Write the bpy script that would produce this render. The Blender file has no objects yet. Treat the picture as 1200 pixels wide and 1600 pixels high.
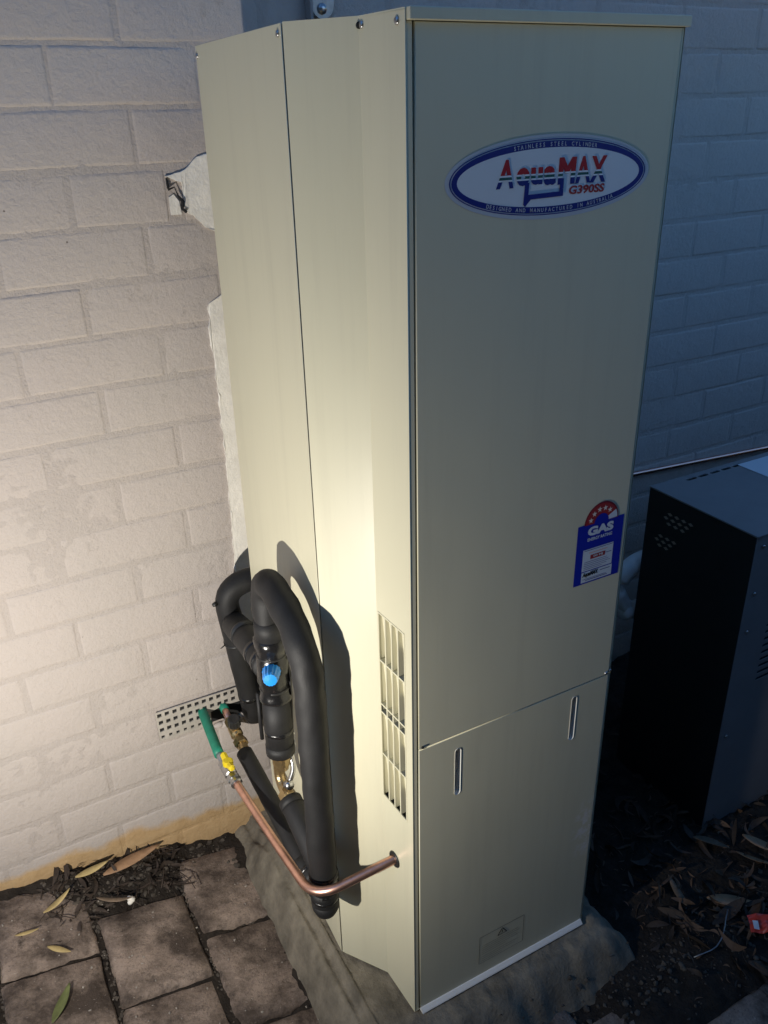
import bpy, bmesh, math, random
from mathutils import Vector, Matrix, noise as mnoise
R = math.radians
random.seed(7)
scene = bpy.context.scene
COL = scene.collection

# ------------------------------------------------------------------ camera
cd = bpy.data.cameras.new('camera'); cam = bpy.data.objects.new('camera', cd); COL.objects.link(cam)
fw = Vector((0.42484039, 0.7939745, -0.4348737)); rt = Vector((0.87631749, -0.48120953, -0.02247325)); up = Vector((0.22710856, 0.37153988, 0.90021099))
m = Matrix((rt, up, -fw)).transposed().to_4x4(); m.translation = (-0.54268, -1.66586, 1.68091)
cam.matrix_world = m
cd.sensor_fit = 'VERTICAL'; cd.sensor_height = 24.0; cd.sensor_width = 18.0
cd.lens = 24.0 * 1308.32 / 1600.0
cd.clip_start = 0.01; cd.clip_end = 500
scene.camera = cam

# ------------------------------------------------------------------ light: dusk sky, faint low sun, hand torch beside the plumbing
SUN_EL, SUN_AZ = 0.8, 0.0
world = bpy.data.worlds.new('World'); scene.world = world; world.use_nodes = True
nt = world.node_tree; nt.nodes.clear()
wo = nt.nodes.new('ShaderNodeOutputWorld'); bg = nt.nodes.new('ShaderNodeBackground'); sky = nt.nodes.new('ShaderNodeTexSky')
sky.sky_type = 'NISHITA'; sky.sun_disc = False; sky.sun_elevation = R(SUN_EL); sky.sun_rotation = R(SUN_AZ)
sky.air_density = 1.0; sky.dust_density = 0.3; sky.ozone_density = 3.3
bg.inputs['Strength'].default_value = 0.165
nt.links.new(sky.outputs[0], bg.inputs[0]); nt.links.new(bg.outputs[0], wo.inputs[0])
sd = bpy.data.lights.new('sun', 'SUN'); sd.energy = 0.002; sd.angle = R(15); sd.color = (0.75, 0.85, 1.0)
so = bpy.data.objects.new('sun', sd); COL.objects.link(so); so.rotation_euler = (R(60), 0, R(20))

td = bpy.data.lights.new('torch', 'SPOT'); td.energy = 7.0; td.color = (1.0, 0.945, 0.86); td.shadow_soft_size = 0.009
td.spot_size = R(174); td.spot_blend = 1.0
to = bpy.data.objects.new('torch', td); COL.objects.link(to)
TP = Vector((-0.81, -0.905, 0.68)); to.location = TP
to.rotation_euler = (Vector((-0.30, 0.0, 0.92)) - TP).to_track_quat('-Z', 'Y').to_euler()

vs = scene.view_settings; vs.view_transform = 'Standard'; vs.look = 'None'; vs.exposure = 3.0; vs.gamma = 1.0; vs.use_curve_mapping = False
scene.cycles.use_denoising = True
scene.cycles.max_bounces = 6

# ------------------------------------------------------------------ materials
def mat(name, col, rough=0.6, metal=0.0, var=0.0, vscale=8.0, bump=0.0, bscale=200.0, bdist=0.002, spec=0.5, col2=None, bump2=0.0, b2scale=30.0):
    ma = bpy.data.materials.new(name); ma.use_nodes = True
    n = ma.node_tree.nodes; l = ma.node_tree.links; b = n['Principled BSDF']
    b.inputs['Base Color'].default_value = (*col, 1); b.inputs['Roughness'].default_value = rough
    b.inputs['Metallic'].default_value = metal; b.inputs['Specular IOR Level'].default_value = spec
    tc = n.new('ShaderNodeTexCoord')
    if var > 0:
        t = n.new('ShaderNodeTexNoise'); t.inputs['Scale'].default_value = vscale; t.inputs['Detail'].default_value = 8; t.inputs['Roughness'].default_value = 0.65
        l.new(tc.outputs['Object'], t.inputs['Vector'])
        r = n.new('ShaderNodeValToRGB'); r.color_ramp.elements[0].position = 0.32; r.color_ramp.elements[1].position = 0.7
        c2 = col2 if col2 else tuple(c * (1 - var) for c in col)
        r.color_ramp.elements[0].color = (*c2, 1); r.color_ramp.elements[1].color = (*col, 1)
        l.new(t.outputs['Fac'], r.inputs['Fac']); l.new(r.outputs['Color'], b.inputs['Base Color'])
    last = None
    for st, sc in ((bump, bscale), (bump2, b2scale)):
        if st > 0:
            t = n.new('ShaderNodeTexNoise'); t.inputs['Scale'].default_value = sc; t.inputs['Detail'].default_value = 6; t.inputs['Roughness'].default_value = 0.6
            l.new(tc.outputs['Object'], t.inputs['Vector'])
            bp = n.new('ShaderNodeBump'); bp.inputs['Strength'].default_value = st; bp.inputs['Distance'].default_value = bdist
            l.new(t.outputs['Fac'], bp.inputs['Height'])
            if last: l.new(last.outputs['Normal'], bp.inputs['Normal'])
            l.new(bp.outputs['Normal'], b.inputs['Normal']); last = bp
    return ma

def nmath(n, l, op, a, b=None, clamp=False):
    x = n.new('ShaderNodeMath'); x.operation = op; x.use_clamp = clamp
    for i, v in enumerate((a, b)):
        if v is None: continue
        if isinstance(v, (int, float)): x.inputs[i].default_value = v
        else: l.new(v, x.inputs[i])
    return x.outputs[0]

def wall_mat(name='painted_brick', k=1.0, grit=0.75):
    ma = mat(name, (0.50, 0.455, 0.415), rough=0.85, spec=0.2)
    n = ma.node_tree.nodes; l = ma.node_tree.links; b = n['Principled BSDF']
    tc = n.new('ShaderNodeTexCoord'); sp = n.new('ShaderNodeSeparateXYZ'); l.new(tc.outputs['Object'], sp.inputs[0])
    def noise(sc, det=6, ro=0.6):
        t = n.new('ShaderNodeTexNoise'); t.inputs['Scale'].default_value = sc; t.inputs['Detail'].default_value = det; t.inputs['Roughness'].default_value = ro
        l.new(tc.outputs['Object'], t.inputs['Vector']); return t.outputs['Fac']
    def mix(f, a, c):
        x = n.new('ShaderNodeMix'); x.data_type = 'RGBA'
        if isinstance(f, float): x.inputs[0].default_value = f
        else: l.new(f, x.inputs[0])
        for i, v in ((6, a), (7, c)):
            if isinstance(v, tuple): x.inputs[i].default_value = (*v, 1)
            else: l.new(v, x.inputs[i])
        return x.outputs[2]
    big = noise(3.5, 5); fine = noise(70, 8, 0.7)
    c = mix(nmath(n, l, 'MULTIPLY', nmath(n, l, 'SUBTRACT', big, 0.35, True), 1.6, True), (0.50 * k, 0.45 * k, 0.41 * k), (0.545 * k, 0.475 * k, 0.435 * k))
    c = mix(nmath(n, l, 'MULTIPLY', nmath(n, l, 'SUBTRACT', fine, 0.55, True), 2.2, True), c, (0.38, 0.345, 0.31))
    # dark pin holes in the paint
    v = n.new('ShaderNodeTexVoronoi'); v.inputs['Scale'].default_value = 26; l.new(tc.outputs['Object'], v.inputs['Vector'])
    pin = nmath(n, l, 'LESS_THAN', v.outputs['Distance'], 0.05)
    pin = nmath(n, l, 'MULTIPLY', pin, nmath(n, l, 'GREATER_THAN', noise(9, 2), 0.60))
    c = mix(nmath(n, l, 'MULTIPLY', pin, 0.75), c, (0.12, 0.10, 0.09))
    # bare sandy brick below the ragged paint line near the ground
    line = nmath(n, l, 'ADD', nmath(n, l, 'MULTIPLY', sp.outputs['X'], -0.075), 0.040)
    line = nmath(n, l, 'ADD', line, nmath(n, l, 'MULTIPLY', nmath(n, l, 'SUBTRACT', noise(7, 5), 0.5), 0.10))
    bare = nmath(n, l, 'MULTIPLY', nmath(n, l, 'SUBTRACT', line, sp.outputs['Z']), 45.0, True)
    sand = mix(noise(25, 6), (0.42, 0.27, 0.13), (0.66, 0.47, 0.26))
    c = mix(bare, c, sand)
    l.new(c, b.inputs['Base Color'])
    # relief: grit plus brushed clumps
    bp = n.new('ShaderNodeBump'); bp.inputs['Strength'].default_value = grit; bp.inputs['Distance'].default_value = 0.0036
    l.new(noise(120, 6, 0.75), bp.inputs['Height'])
    b2 = n.new('ShaderNodeBump'); b2.inputs['Strength'].default_value = 0.6; b2.inputs['Distance'].default_value = 0.004
    l.new(noise(32, 5, 0.55), b2.inputs['Height']); l.new(bp.outputs['Normal'], b2.inputs['Normal'])
    b3 = n.new('ShaderNodeBump'); b3.inputs['Strength'].default_value = 0.5; b3.inputs['Distance'].default_value = 0.004; b3.invert = True
    l.new(pin, b3.inputs['Height']); l.new(b2.outputs['Normal'], b3.inputs['Normal'])
    l.new(b3.outputs['Normal'], b.inputs['Normal'])
    return ma

def paint_mat():
    """cream powder coat with dust, fine orange peel and one chalky scuff low on the right of the front"""
    ma = mat('cream_steel', (0.50, 0.455, 0.325), rough=0.42, spec=0.5)
    n = ma.node_tree.nodes; l = ma.node_tree.links; b = n['Principled BSDF']
    tc = n.new('ShaderNodeTexCoord')
    def noise(sc, det=6, ro=0.6, scale3=None):
        t = n.new('ShaderNodeTexNoise'); t.inputs['Scale'].default_value = sc; t.inputs['Detail'].default_value = det; t.inputs['Roughness'].default_value = ro
        src = tc.outputs['Object']
        if scale3:
            mp = n.new('ShaderNodeMapping'); mp.inputs['Scale'].default_value = scale3; l.new(src, mp.inputs['Vector']); src = mp.outputs['Vector']
        l.new(src, t.inputs['Vector']); return t.outputs['Fac']
    sp = n.new('ShaderNodeSeparateXYZ'); l.new(tc.outputs['Object'], sp.inputs[0])
    mx = n.new('ShaderNodeMix'); mx.data_type = 'RGBA'
    mx.inputs[6].default_value = (0.615, 0.585, 0.43, 1); mx.inputs[7].default_value = (0.645, 0.615, 0.455, 1)
    l.new(noise(2.5, 6), mx.inputs[0])
    # scuff: ragged patch around x .395, z .33
    dx = nmath(n, l, 'MULTIPLY', nmath(n, l, 'SUBTRACT', sp.outputs['X'], 0.398), 26.0)
    dz = nmath(n, l, 'MULTIPLY', nmath(n, l, 'SUBTRACT', sp.outputs['Z'], 0.345), 11.0)
    d2 = nmath(n, l, 'ADD', nmath(n, l, 'MULTIPLY', dx, dx), nmath(n, l, 'MULTIPLY', dz, dz))
    msk = nmath(n, l, 'SUBTRACT', 1.0, d2, True)
    scr = nmath(n, l, 'MULTIPLY', nmath(n, l, 'SUBTRACT', noise(60, 6, 0.7), 0.47, True), 5.0, True)
    scuff = nmath(n, l, 'MULTIPLY', nmath(n, l, 'MULTIPLY', msk, scr), 1.6, True)
    front = nmath(n, l, 'LESS_THAN', sp.outputs['Y'], -0.74)
    scuff = nmath(n, l, 'MULTIPLY', scuff, front)
    m2 = n.new('ShaderNodeMix'); m2.data_type = 'RGBA'; l.new(scuff, m2.inputs[0]); l.new(mx.outputs[2], m2.inputs[6]); m2.inputs[7].default_value = (0.72, 0.70, 0.66, 1)
    # faint specks of dust and mortar splash
    v = n.new('ShaderNodeTexVoronoi'); v.inputs['Scale'].default_value = 38; l.new(tc.outputs['Object'], v.inputs['Vector'])
    spk = nmath(n, l, 'MULTIPLY', nmath(n, l, 'LESS_THAN', v.outputs['Distance'], 0.05), nmath(n, l, 'GREATER_THAN', noise(11, 2), 0.6))
    m3 = n.new('ShaderNodeMix'); m3.data_type = 'RGBA'; l.new(nmath(n, l, 'MULTIPLY', spk, 0.6), m3.inputs[0]); l.new(m2.outputs[2], m3.inputs[6]); m3.inputs[7].default_value = (0.66, 0.62, 0.52, 1)
    st_ = nmath(n, l, 'MULTIPLY', nmath(n, l, 'SUBTRACT', noise(1.0, 7, .7, (34, 34, 1.6)), 0.50, True), 1.5, True)
    st_ = nmath(n, l, 'MULTIPLY', st_, nmath(n, l, 'MULTIPLY', noise(4, 5), 1.2))
    m4 = n.new('ShaderNodeMix'); m4.data_type = 'RGBA'; l.new(st_, m4.inputs[0]); l.new(m3.outputs[2], m4.inputs[6]); m4.inputs[7].default_value = (0.44, 0.41, 0.31, 1)
    l.new(m4.outputs[2], b.inputs['Base Color'])
    l.new(nmath(n, l, 'ADD', nmath(n, l, 'MULTIPLY', noise(6, 6), 0.16), 0.30), b.inputs['Roughness'])
    bp = n.new('ShaderNodeBump'); bp.inputs['Strength'].default_value = 0.10; bp.inputs['Distance'].default_value = 0.0006
    l.new(noise(420, 3), bp.inputs['Height'])
    b2 = n.new('ShaderNodeBump'); b2.inputs['Strength'].default_value = 0.35; b2.inputs['Distance'].default_value = 0.006
    l.new(noise(3.2, 2), b2.inputs['Height']); l.new(bp.outputs['Normal'], b2.inputs['Normal'])
    l.new(b2.outputs['Normal'], b.inputs['Normal'])
    return ma

def word_mat(zlo, zhi):
    """print: red upper half, white-green-white stripes, blue lower half"""
    ma = mat('wordmark_print', (0.5, 0.02, 0.02), rough=0.4)
    n = ma.node_tree.nodes; l = ma.node_tree.links; b = n['Principled BSDF']
    tc = n.new('ShaderNodeTexCoord'); sp = n.new('ShaderNodeSeparateXYZ'); l.new(tc.outputs['Object'], sp.inputs[0])
    t = nmath(n, l, 'DIVIDE', nmath(n, l, 'SUBTRACT', sp.outputs['Z'], zlo), zhi - zlo, True)
    r = n.new('ShaderNodeValToRGB'); r.color_ramp.interpolation = 'CONSTANT'
    e = r.color_ramp.elements; e[0].position = 0; e[0].color = (0.012, 0.022, 0.19, 1); e[1].position = 0.24; e[1].color = (0.75, 0.8, 0.85, 1)
    for p, c in ((0.30, (0.02, 0.10, 0.09, 1)), (0.395, (0.75, 0.8, 0.85, 1)), (0.46, (0.42, 0.014, 0.022, 1))):
        x = e.new(p); x.color = c
    l.new(t, r.inputs['Fac']); l.new(r.outputs['Color'], b.inputs['Base Color'])
    return ma

def paver_mat():
    ma = mat('brown_paver', (0.38, 0.29, 0.24), rough=0.92, spec=0.2)
    n = ma.node_tree.nodes; l = ma.node_tree.links; b = n['Principled BSDF']; tc = n.new('ShaderNodeTexCoord'); oi = n.new('ShaderNodeObjectInfo')
    ad = n.new('ShaderNodeVectorMath'); ad.operation = 'ADD'; l.new(tc.outputs['Object'], ad.inputs[0])
    cx_ = n.new('ShaderNodeCombineXYZ'); l.new(nmath(n, l, 'MULTIPLY', oi.outputs['Random'], 37.0), cx_.inputs[0]); l.new(nmath(n, l, 'MULTIPLY', oi.outputs['Random'], 91.0), cx_.inputs[1]); l.new(cx_.outputs[0], ad.inputs[1])
    def noise(sc, det=6, ro=0.6):
        t = n.new('ShaderNodeTexNoise'); t.inputs['Scale'].default_value = sc; t.inputs['Detail'].default_value = det; t.inputs['Roughness'].default_value = ro
        l.new(ad.outputs[0], t.inputs['Vector']); return t.outputs['Fac']
    def mix(f, a, c):
        x = n.new('ShaderNodeMix'); x.data_type = 'RGBA'; l.new(f, x.inputs[0])
        for i, v in ((6, a), (7, c)):
            if isinstance(v, tuple): x.inputs[i].default_value = (*v, 1)
            else: l.new(v, x.inputs[i])
        return x.outputs[2]
    c = mix(nmath(n, l, 'MULTIPLY', nmath(n, l, 'SUBTRACT', noise(7, 6, .7), .40, True), 4.5, True), (0.085, 0.065, 0.052), (0.385, 0.300, 0.240))
    c = mix(nmath(n, l, 'MULTIPLY', nmath(n, l, 'SUBTRACT', noise(160, 4, .7), .52, True), 4.0, True), c, (0.11, 0.085, 0.07))
    c = mix(nmath(n, l, 'MULTIPLY', nmath(n, l, 'SUBTRACT', noise(26, 6, .75), .56, True), 6.0, True), c, (0.06, 0.048, 0.040))
    c = mix(nmath(n, l, 'MULTIPLY', nmath(n, l, 'SUBTRACT', noise(95, 5, .75), .63, True), 9.0, True), c, (0.56, 0.48, 0.41))
    l.new(c, b.inputs['Base Color'])
    b1 = n.new('ShaderNodeBump'); b1.inputs['Strength'].default_value = 1.0; b1.inputs['Distance'].default_value = 0.0035; l.new(noise(150, 6, .75), b1.inputs['Height'])
    b2 = n.new('ShaderNodeBump'); b2.inputs['Strength'].default_value = 0.7; b2.inputs['Distance'].default_value = 0.006; l.new(noise(30, 5, .6), b2.inputs['Height']); l.new(b1.outputs['Normal'], b2.inputs['Normal'])
    l.new(b2.outputs['Normal'], b.inputs['Normal']); return ma

M = {
 'wall': wall_mat(), 'joint': wall_mat('bagged_mortar', 0.955, 1.0), 'paint': paint_mat(),
 'dark': mat('dark_cavity', (0.012, 0.012, 0.012), 0.9),
 'foam': mat('black_foam', (0.014, 0.014, 0.015), 0.62, var=0.55, vscale=22, bump=0.5, bscale=400, bdist=0.001, bump2=0.4, b2scale=28, spec=0.45),
 'tape': mat('black_tape', (0.012, 0.012, 0.013), 0.24, var=0.3, vscale=60, bump2=0.5, b2scale=70, bdist=0.002),
 'brass': mat('brass', (0.55, 0.40, 0.20), 0.32, 0.9, var=0.4, vscale=60, bump=0.3, bscale=200, bdist=0.001),
 'copper': mat('copper', (0.88, 0.52, 0.40), 0.36, 1.0, var=0.3, vscale=35, bump=0.1, bscale=150, bdist=0.001),
 'copper_old': mat('bright_copper', (1.0, 0.55, 0.43), 0.25, 1.0, var=0.1, vscale=20),
 'steel': mat('zinc_steel', (0.62, 0.62, 0.63), 0.28, 1.0, var=0.3, vscale=90),
 'green': mat('green_sleeve', (0.015, 0.24, 0.15), 0.5, var=0.3, vscale=60),
 'yellow': mat('yellow_plastic', (0.72, 0.55, 0.015), 0.4),
 'blue': mat('blue_plastic', (0.02, 0.28, 0.80), 0.3, spec=0.6),
 'blackp': mat('black_plastic', (0.02, 0.02, 0.02), 0.4),
 'vent': mat('vent_grate', (0.50, 0.46, 0.40), 0.8, var=0.25, vscale=50, bump=0.4, bscale=150, bdist=0.001),
 'white': mat('white_print', (0.68, 0.72, 0.76), 0.45),
 'silver': mat('silver_print', (0.50, 0.53, 0.58), 0.4),
 'navy': mat('navy_print', (0.010, 0.018, 0.20), 0.4),
 'stblue': mat('sticker_blue', (0.008, 0.022, 0.36), 0.4),
 'stwhite': mat('sticker_white', (0.62, 0.68, 0.74), 0.45),
 'red': mat('red_print', (0.34, 0.03, 0.035), 0.45),
 'orange': mat('orange_print', (0.75, 0.38, 0.25), 0.45),
 'star': mat('star_print', (0.80, 0.66, 0.58), 0.45),
 'maroon': mat('maroon_print', (0.20, 0.014, 0.03), 0.45),
 'faint': mat('faint_print', (0.10, 0.095, 0.075), 0.5),
 'lip': mat('lit_lip', (0.80, 0.79, 0.74), 0.35),  # lip and slot rims lightened, torch light put into the colour
 'mortar': mat('grey_mortar', (0.275, 0.24, 0.18), 0.9, var=0.6, vscale=16, bump=0.8, bscale=150, bdist=0.003, bump2=0.4, b2scale=30),
 'bare': mat('bare_white_mortar', (0.92, 0.88, 0.79), 0.9, var=0.18, vscale=25, bump=0.5, bscale=120, bdist=0.004),
 'soil': mat('dark_soil', (0.050, 0.040, 0.032), 0.95, var=0.6, vscale=30, bump=0.9, bscale=120, bdist=0.006, bump2=0.8, b2scale=30, spec=0.2),
 'paver': paver_mat(),
 'crumb': mat('soil_crumb', (0.13, 0.108, 0.085), 0.95, var=0.7, vscale=40),
 'chip': mat('pale_chip', (0.45, 0.40, 0.34), 0.9, var=0.5, vscale=60),
 'leaf_tan': mat('tan_leaf', (0.46, 0.27, 0.145), 0.6, var=0.35, vscale=40, bump=0.3, bscale=120),
 'leaf_yel': mat('yellow_leaf', (0.60, 0.45, 0.19), 0.6, var=0.35, vscale=40),
 'leaf_grn': mat('green_leaf', (0.20, 0.23, 0.075), 0.55, var=0.5, vscale=30),
 'leaf_brn': mat('brown_leaf', (0.15, 0.088, 0.052), 0.7, var=0.5, vscale=40),
 'leaf_drk': mat('dark_leaf', (0.07, 0.048, 0.034), 0.75, var=0.6, vscale=40),
 'leaf_gry': mat('grey_leaf', (0.24, 0.17, 0.11), 0.7, var=0.5, vscale=40),
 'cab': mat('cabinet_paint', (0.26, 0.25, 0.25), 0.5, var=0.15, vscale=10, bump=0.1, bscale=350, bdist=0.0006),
 'cab_shade': mat('cabinet_shade_black', (0.012, 0.012, 0.013), 0.6, var=0.3, vscale=15),  # shade on the cabinet end painted in as near-black
 'mesh': mat('vent_mesh', (0.34, 0.28, 0.22), 0.6),
 'pvc': mat('pvc', (0.86, 0.87, 0.88), 0.4, var=0.15, vscale=40),
 'galv': mat('galvanised', (0.42, 0.44, 0.46), 0.4, 0.7, var=0.3, vscale=60),
 'wrapper': mat('red_wrapper', (0.62, 0.07, 0.05), 0.35),
 'fence': mat('sky_block_timber', (0.10, 0.085, 0.07), 0.85, var=0.4, vscale=6),
 'word': word_mat(1.5845, 1.618),
}

# ------------------------------------------------------------------ mesh helpers
def mesh_from(bm, smooth=False):
    me = bpy.data.meshes.new('mesh'); bmesh.ops.recalc_face_normals(bm, faces=bm.faces[:]); bm.to_mesh(me); bm.free()
    if smooth:
        for p in me.polygons: p.use_smooth = True
    return me
def link(name, me, material, parent=None, inv=None):
    me.name = name; o = bpy.data.objects.new(name, me); COL.objects.link(o)
    if material is not None and not me.materials: me.materials.append(material)
    if parent is not None:
        o.parent = parent; o.matrix_parent_inverse = Matrix.Translation(-Vector(parent.get('_loc', (0, 0, 0)))) if '_loc' in parent else Matrix()
    return o
def obj(name, bm, material, parent=None, smooth=False):
    return link(name, mesh_from(bm, smooth), material, parent)
def thing(name, label, cat, loc, group=None):
    o = bpy.data.objects.new(name, None); COL.objects.link(o); o.location = loc; o.empty_display_size = 0.05
    o['_loc'] = tuple(loc); o['label'] = label; o['category'] = cat
    if group: o['group'] = group
    return o
def tag(o, label, cat, group=None):
    o['label'] = label; o['category'] = cat
    if group: o['group'] = group
    return o

def box(bm, a, b, bev=0.0):
    a = Vector(a); b = Vector(b); r = bmesh.ops.create_cube(bm, size=1.0)
    s = b - a; c = (a + b) / 2
    for v in r['verts']: v.co = Vector((v.co.x * s.x, v.co.y * s.y, v.co.z * s.z)) + c
    if bev > 0:
        es = list({e for v in r['verts'] for e in v.link_edges})
        bmesh.ops.bevel(bm, geom=es, offset=bev, segments=2, affect='EDGES', profile=0.5)
def frame_of(d):
    d = d.normalized(); a = Vector((0, 0, 1)) if abs(d.z) < 0.9 else Vector((1, 0, 0))
    u = d.cross(a).normalized(); return u, d.cross(u).normalized()
def tube(bm, pts, rad, seg=18, jitter=0.0, caps=True):
    pts = [Vector(p) for p in pts]; n = len(pts)
    rads = rad if isinstance(rad, (list, tuple)) else [rad] * n
    rings = []; u = None
    for i, p in enumerate(pts):
        d = (pts[min(i + 1, n - 1)] - pts[max(i - 1, 0)]).normalized()
        if u is None: u, _ = frame_of(d)
        u = (u - d * u.dot(d)).normalized(); w = d.cross(u)
        ring = []
        for k in range(seg):
            a = 2 * math.pi * k / seg; dirv = u * math.cos(a) + w * math.sin(a); q = p + dirv * rads[i]
            if jitter: q += dirv * jitter * mnoise.noise(q * 38)
            ring.append(bm.verts.new(q))
        rings.append(ring)
    for i in range(n - 1):
        for k in range(seg):
            bm.faces.new((rings[i][k], rings[i][(k + 1) % seg], rings[i + 1][(k + 1) % seg], rings[i + 1][k]))
    if caps:
        bm.faces.new(rings[0]); bm.faces.new(rings[-1][::-1])
def fillet(pts, r, n=8):
    pts = [Vector(p) for p in pts]; out = [pts[0]]
    for i in range(1, len(pts) - 1):
        a, b, c = pts[i - 1], pts[i], pts[i + 1]
        rr = r[i - 1] if isinstance(r, (list, tuple)) else r
        d1 = (a - b); d2 = (c - b); t = min(rr, d1.length * 0.49, d2.length * 0.49)
        p0 = b + d1.normalized() * t; p1 = b + d2.normalized() * t
        for k in range(n + 1):
            s = k / n; out.append(p0 * (1 - s) ** 2 + b * 2 * s * (1 - s) + p1 * s * s)
    out.append(pts[-1]); return out
def dense(pts, step=0.02):
    out = []
    for a, b in zip(pts, pts[1:]):
        a = Vector(a); b = Vector(b); k = max(1, int((b - a).length / step))
        for i in range(k): out.append(a.lerp(b, i / k))
    out.append(Vector(pts[-1])); return out
def lathe(bm, p, d, prof, seg=20, flute=0):
    p = Vector(p); d = Vector(d).normalized(); u, w = frame_of(d); rings = []
    for t, r in prof:
        ring = []
        for k in range(seg):
            a = 2 * math.pi * k / seg; rr = r * (1 - (0.07 if flute and k % 2 else 0))
            ring.append(bm.verts.new(p + d * t + (u * math.cos(a) + w * math.sin(a)) * rr))
        rings.append(ring)
    for i in range(len(rings) - 1):
        for k in range(seg):
            bm.faces.new((rings[i][k], rings[i][(k + 1) % seg], rings[i + 1][(k + 1) % seg], rings[i + 1][k]))
    bm.faces.new(rings[0]); bm.faces.new(rings[-1][::-1])
def hexnut(bm, p, d, r, h):
    lathe(bm, p, d, [(0, r * .92), (h * .12, r), (h * .88, r), (h, r * .92)], 6)
DG = None
def curve_mesh(cu):
    """evaluate a curve or text to a mesh without operators"""
    o = bpy.data.objects.new('tmp', cu); COL.objects.link(o)
    dg = bpy.context.evaluated_depsgraph_get(); dg.update()
    me = bpy.data.meshes.new_from_object(o.evaluated_get(dg))
    bpy.data.objects.remove(o); bpy.data.curves.remove(cu); me.materials.clear(); return me
def plate(outer, holes, thick, O, U, V, N, bevel=0.0):
    """flat sheet with holes: outline in (u,v), front surface at O, thickness going along -N"""
    cu = bpy.data.curves.new('c', 'CURVE'); cu.dimensions = '2D'; cu.fill_mode = 'BOTH'; cu.extrude = thick / 2 - bevel; cu.bevel_depth = bevel; cu.bevel_resolution = 1
    if bevel: cu.offset = -bevel
    for loop in [outer] + list(holes):
        s = cu.splines.new('POLY'); s.points.add(len(loop) - 1); s.use_cyclic_u = True
        for p, q in zip(s.points, loop): p.co = (q[0], q[1], 0, 1)
    me = curve_mesh(cu); O, U, V, N = Vector(O), Vector(U), Vector(V), Vector(N)
    for v in me.vertices:
        c = v.co.copy(); v.co = O + U * c.x + V * c.y + N * (c.z - thick / 2)
    b = bmesh.new(); b.from_mesh(me); bmesh.ops.recalc_face_normals(b, faces=b.faces[:]); b.to_mesh(me); b.free()
    return me
def stadium(cx, cy, w, h, n=8):
    r = w / 2; out = []
    for k in range(n + 1): a = math.pi * k / n; out.append((cx + r * math.cos(a), cy + h / 2 - r + r * math.sin(a)))
    for k in range(n + 1): a = math.pi + math.pi * k / n; out.append((cx + r * math.cos(a), cy - h / 2 + r + r * math.sin(a)))
    return out
def rect(x0, x1, y0, y1): return [(x0, y0), (x1, y0), (x1, y1), (x0, y1)]
def ellipse(cx, cy, a, b, n=72): return [(cx + a * math.cos(2 * math.pi * k / n), cy + b * math.sin(2 * math.pi * k / n)) for k in range(n)]
def textcurve(s, size=1.0, bold=0.0, shear=0.0):
    cu = bpy.data.curves.new('t', 'FONT'); cu.body = s; cu.size = size; cu.offset = bold; cu.shear = shear; cu.resolution_u = 3
    return cu
def text_fit(s, x0, x1, z0, z1, y, bold=0.02, shear=0.0):
    """flat lettering on the front plane stretched to the given box"""
    me = curve_mesh(textcurve(s, 1.0, bold, shear))
    xs = [v.co.x for v in me.vertices]; ys = [v.co.y for v in me.vertices]
    ax, bx, ay, by = min(xs), max(xs), min(ys), max(ys)
    for v in me.vertices:
        v.co = Vector((x0 + (v.co.x - ax) / (bx - ax) * (x1 - x0), y, z0 + (v.co.y - ay) / (by - ay) * (z1 - z0)))
    return me
def join(meshes):
    b = bmesh.new()
    for me in meshes: b.from_mesh(me); bpy.data.meshes.remove(me)
    out = bpy.data.meshes.new('j'); b.to_mesh(out); b.free(); return out
def flat(loop, y, O=None):
    b = bmesh.new(); b.faces.new([b.verts.new((u, y, v)) for u, v in loop]); me = bpy.data.meshes.new('f'); b.to_mesh(me); b.free(); return me
def ring(o, i, y):
    b = bmesh.new(); n = len(o); A = [b.verts.new((p[0], y, p[1])) for p in o]; B = [b.verts.new((p[0], y, p[1])) for p in i]
    for k in range(n): b.faces.new((A[k], A[(k + 1) % n], B[(k + 1) % n], B[k]))
    me = bpy.data.meshes.new('r'); b.to_mesh(me); b.free(); return me
def stroke(pts, w, y): 
    b = bmesh.new()
    for (x0, z0), (x1, z1) in zip(pts, pts[1:]):
        d = Vector((x1 - x0, z1 - z0)); nn = Vector((-d.y, d.x)).normalized() * w / 2
        b.faces.new([b.verts.new((p[0], y, p[1])) for p in ((x0 + nn.x, z0 + nn.y), (x0 - nn.x, z0 - nn.y), (x1 - nn.x, z1 - nn.y), (x1 + nn.x, z1 + nn.y))])
    me = bpy.data.meshes.new('s'); b.to_mesh(me); b.free(); return me
def n3(x, y, z=0.0, s=1.0): return mnoise.noise(Vector((x * s, y * s, z * s)))

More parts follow.
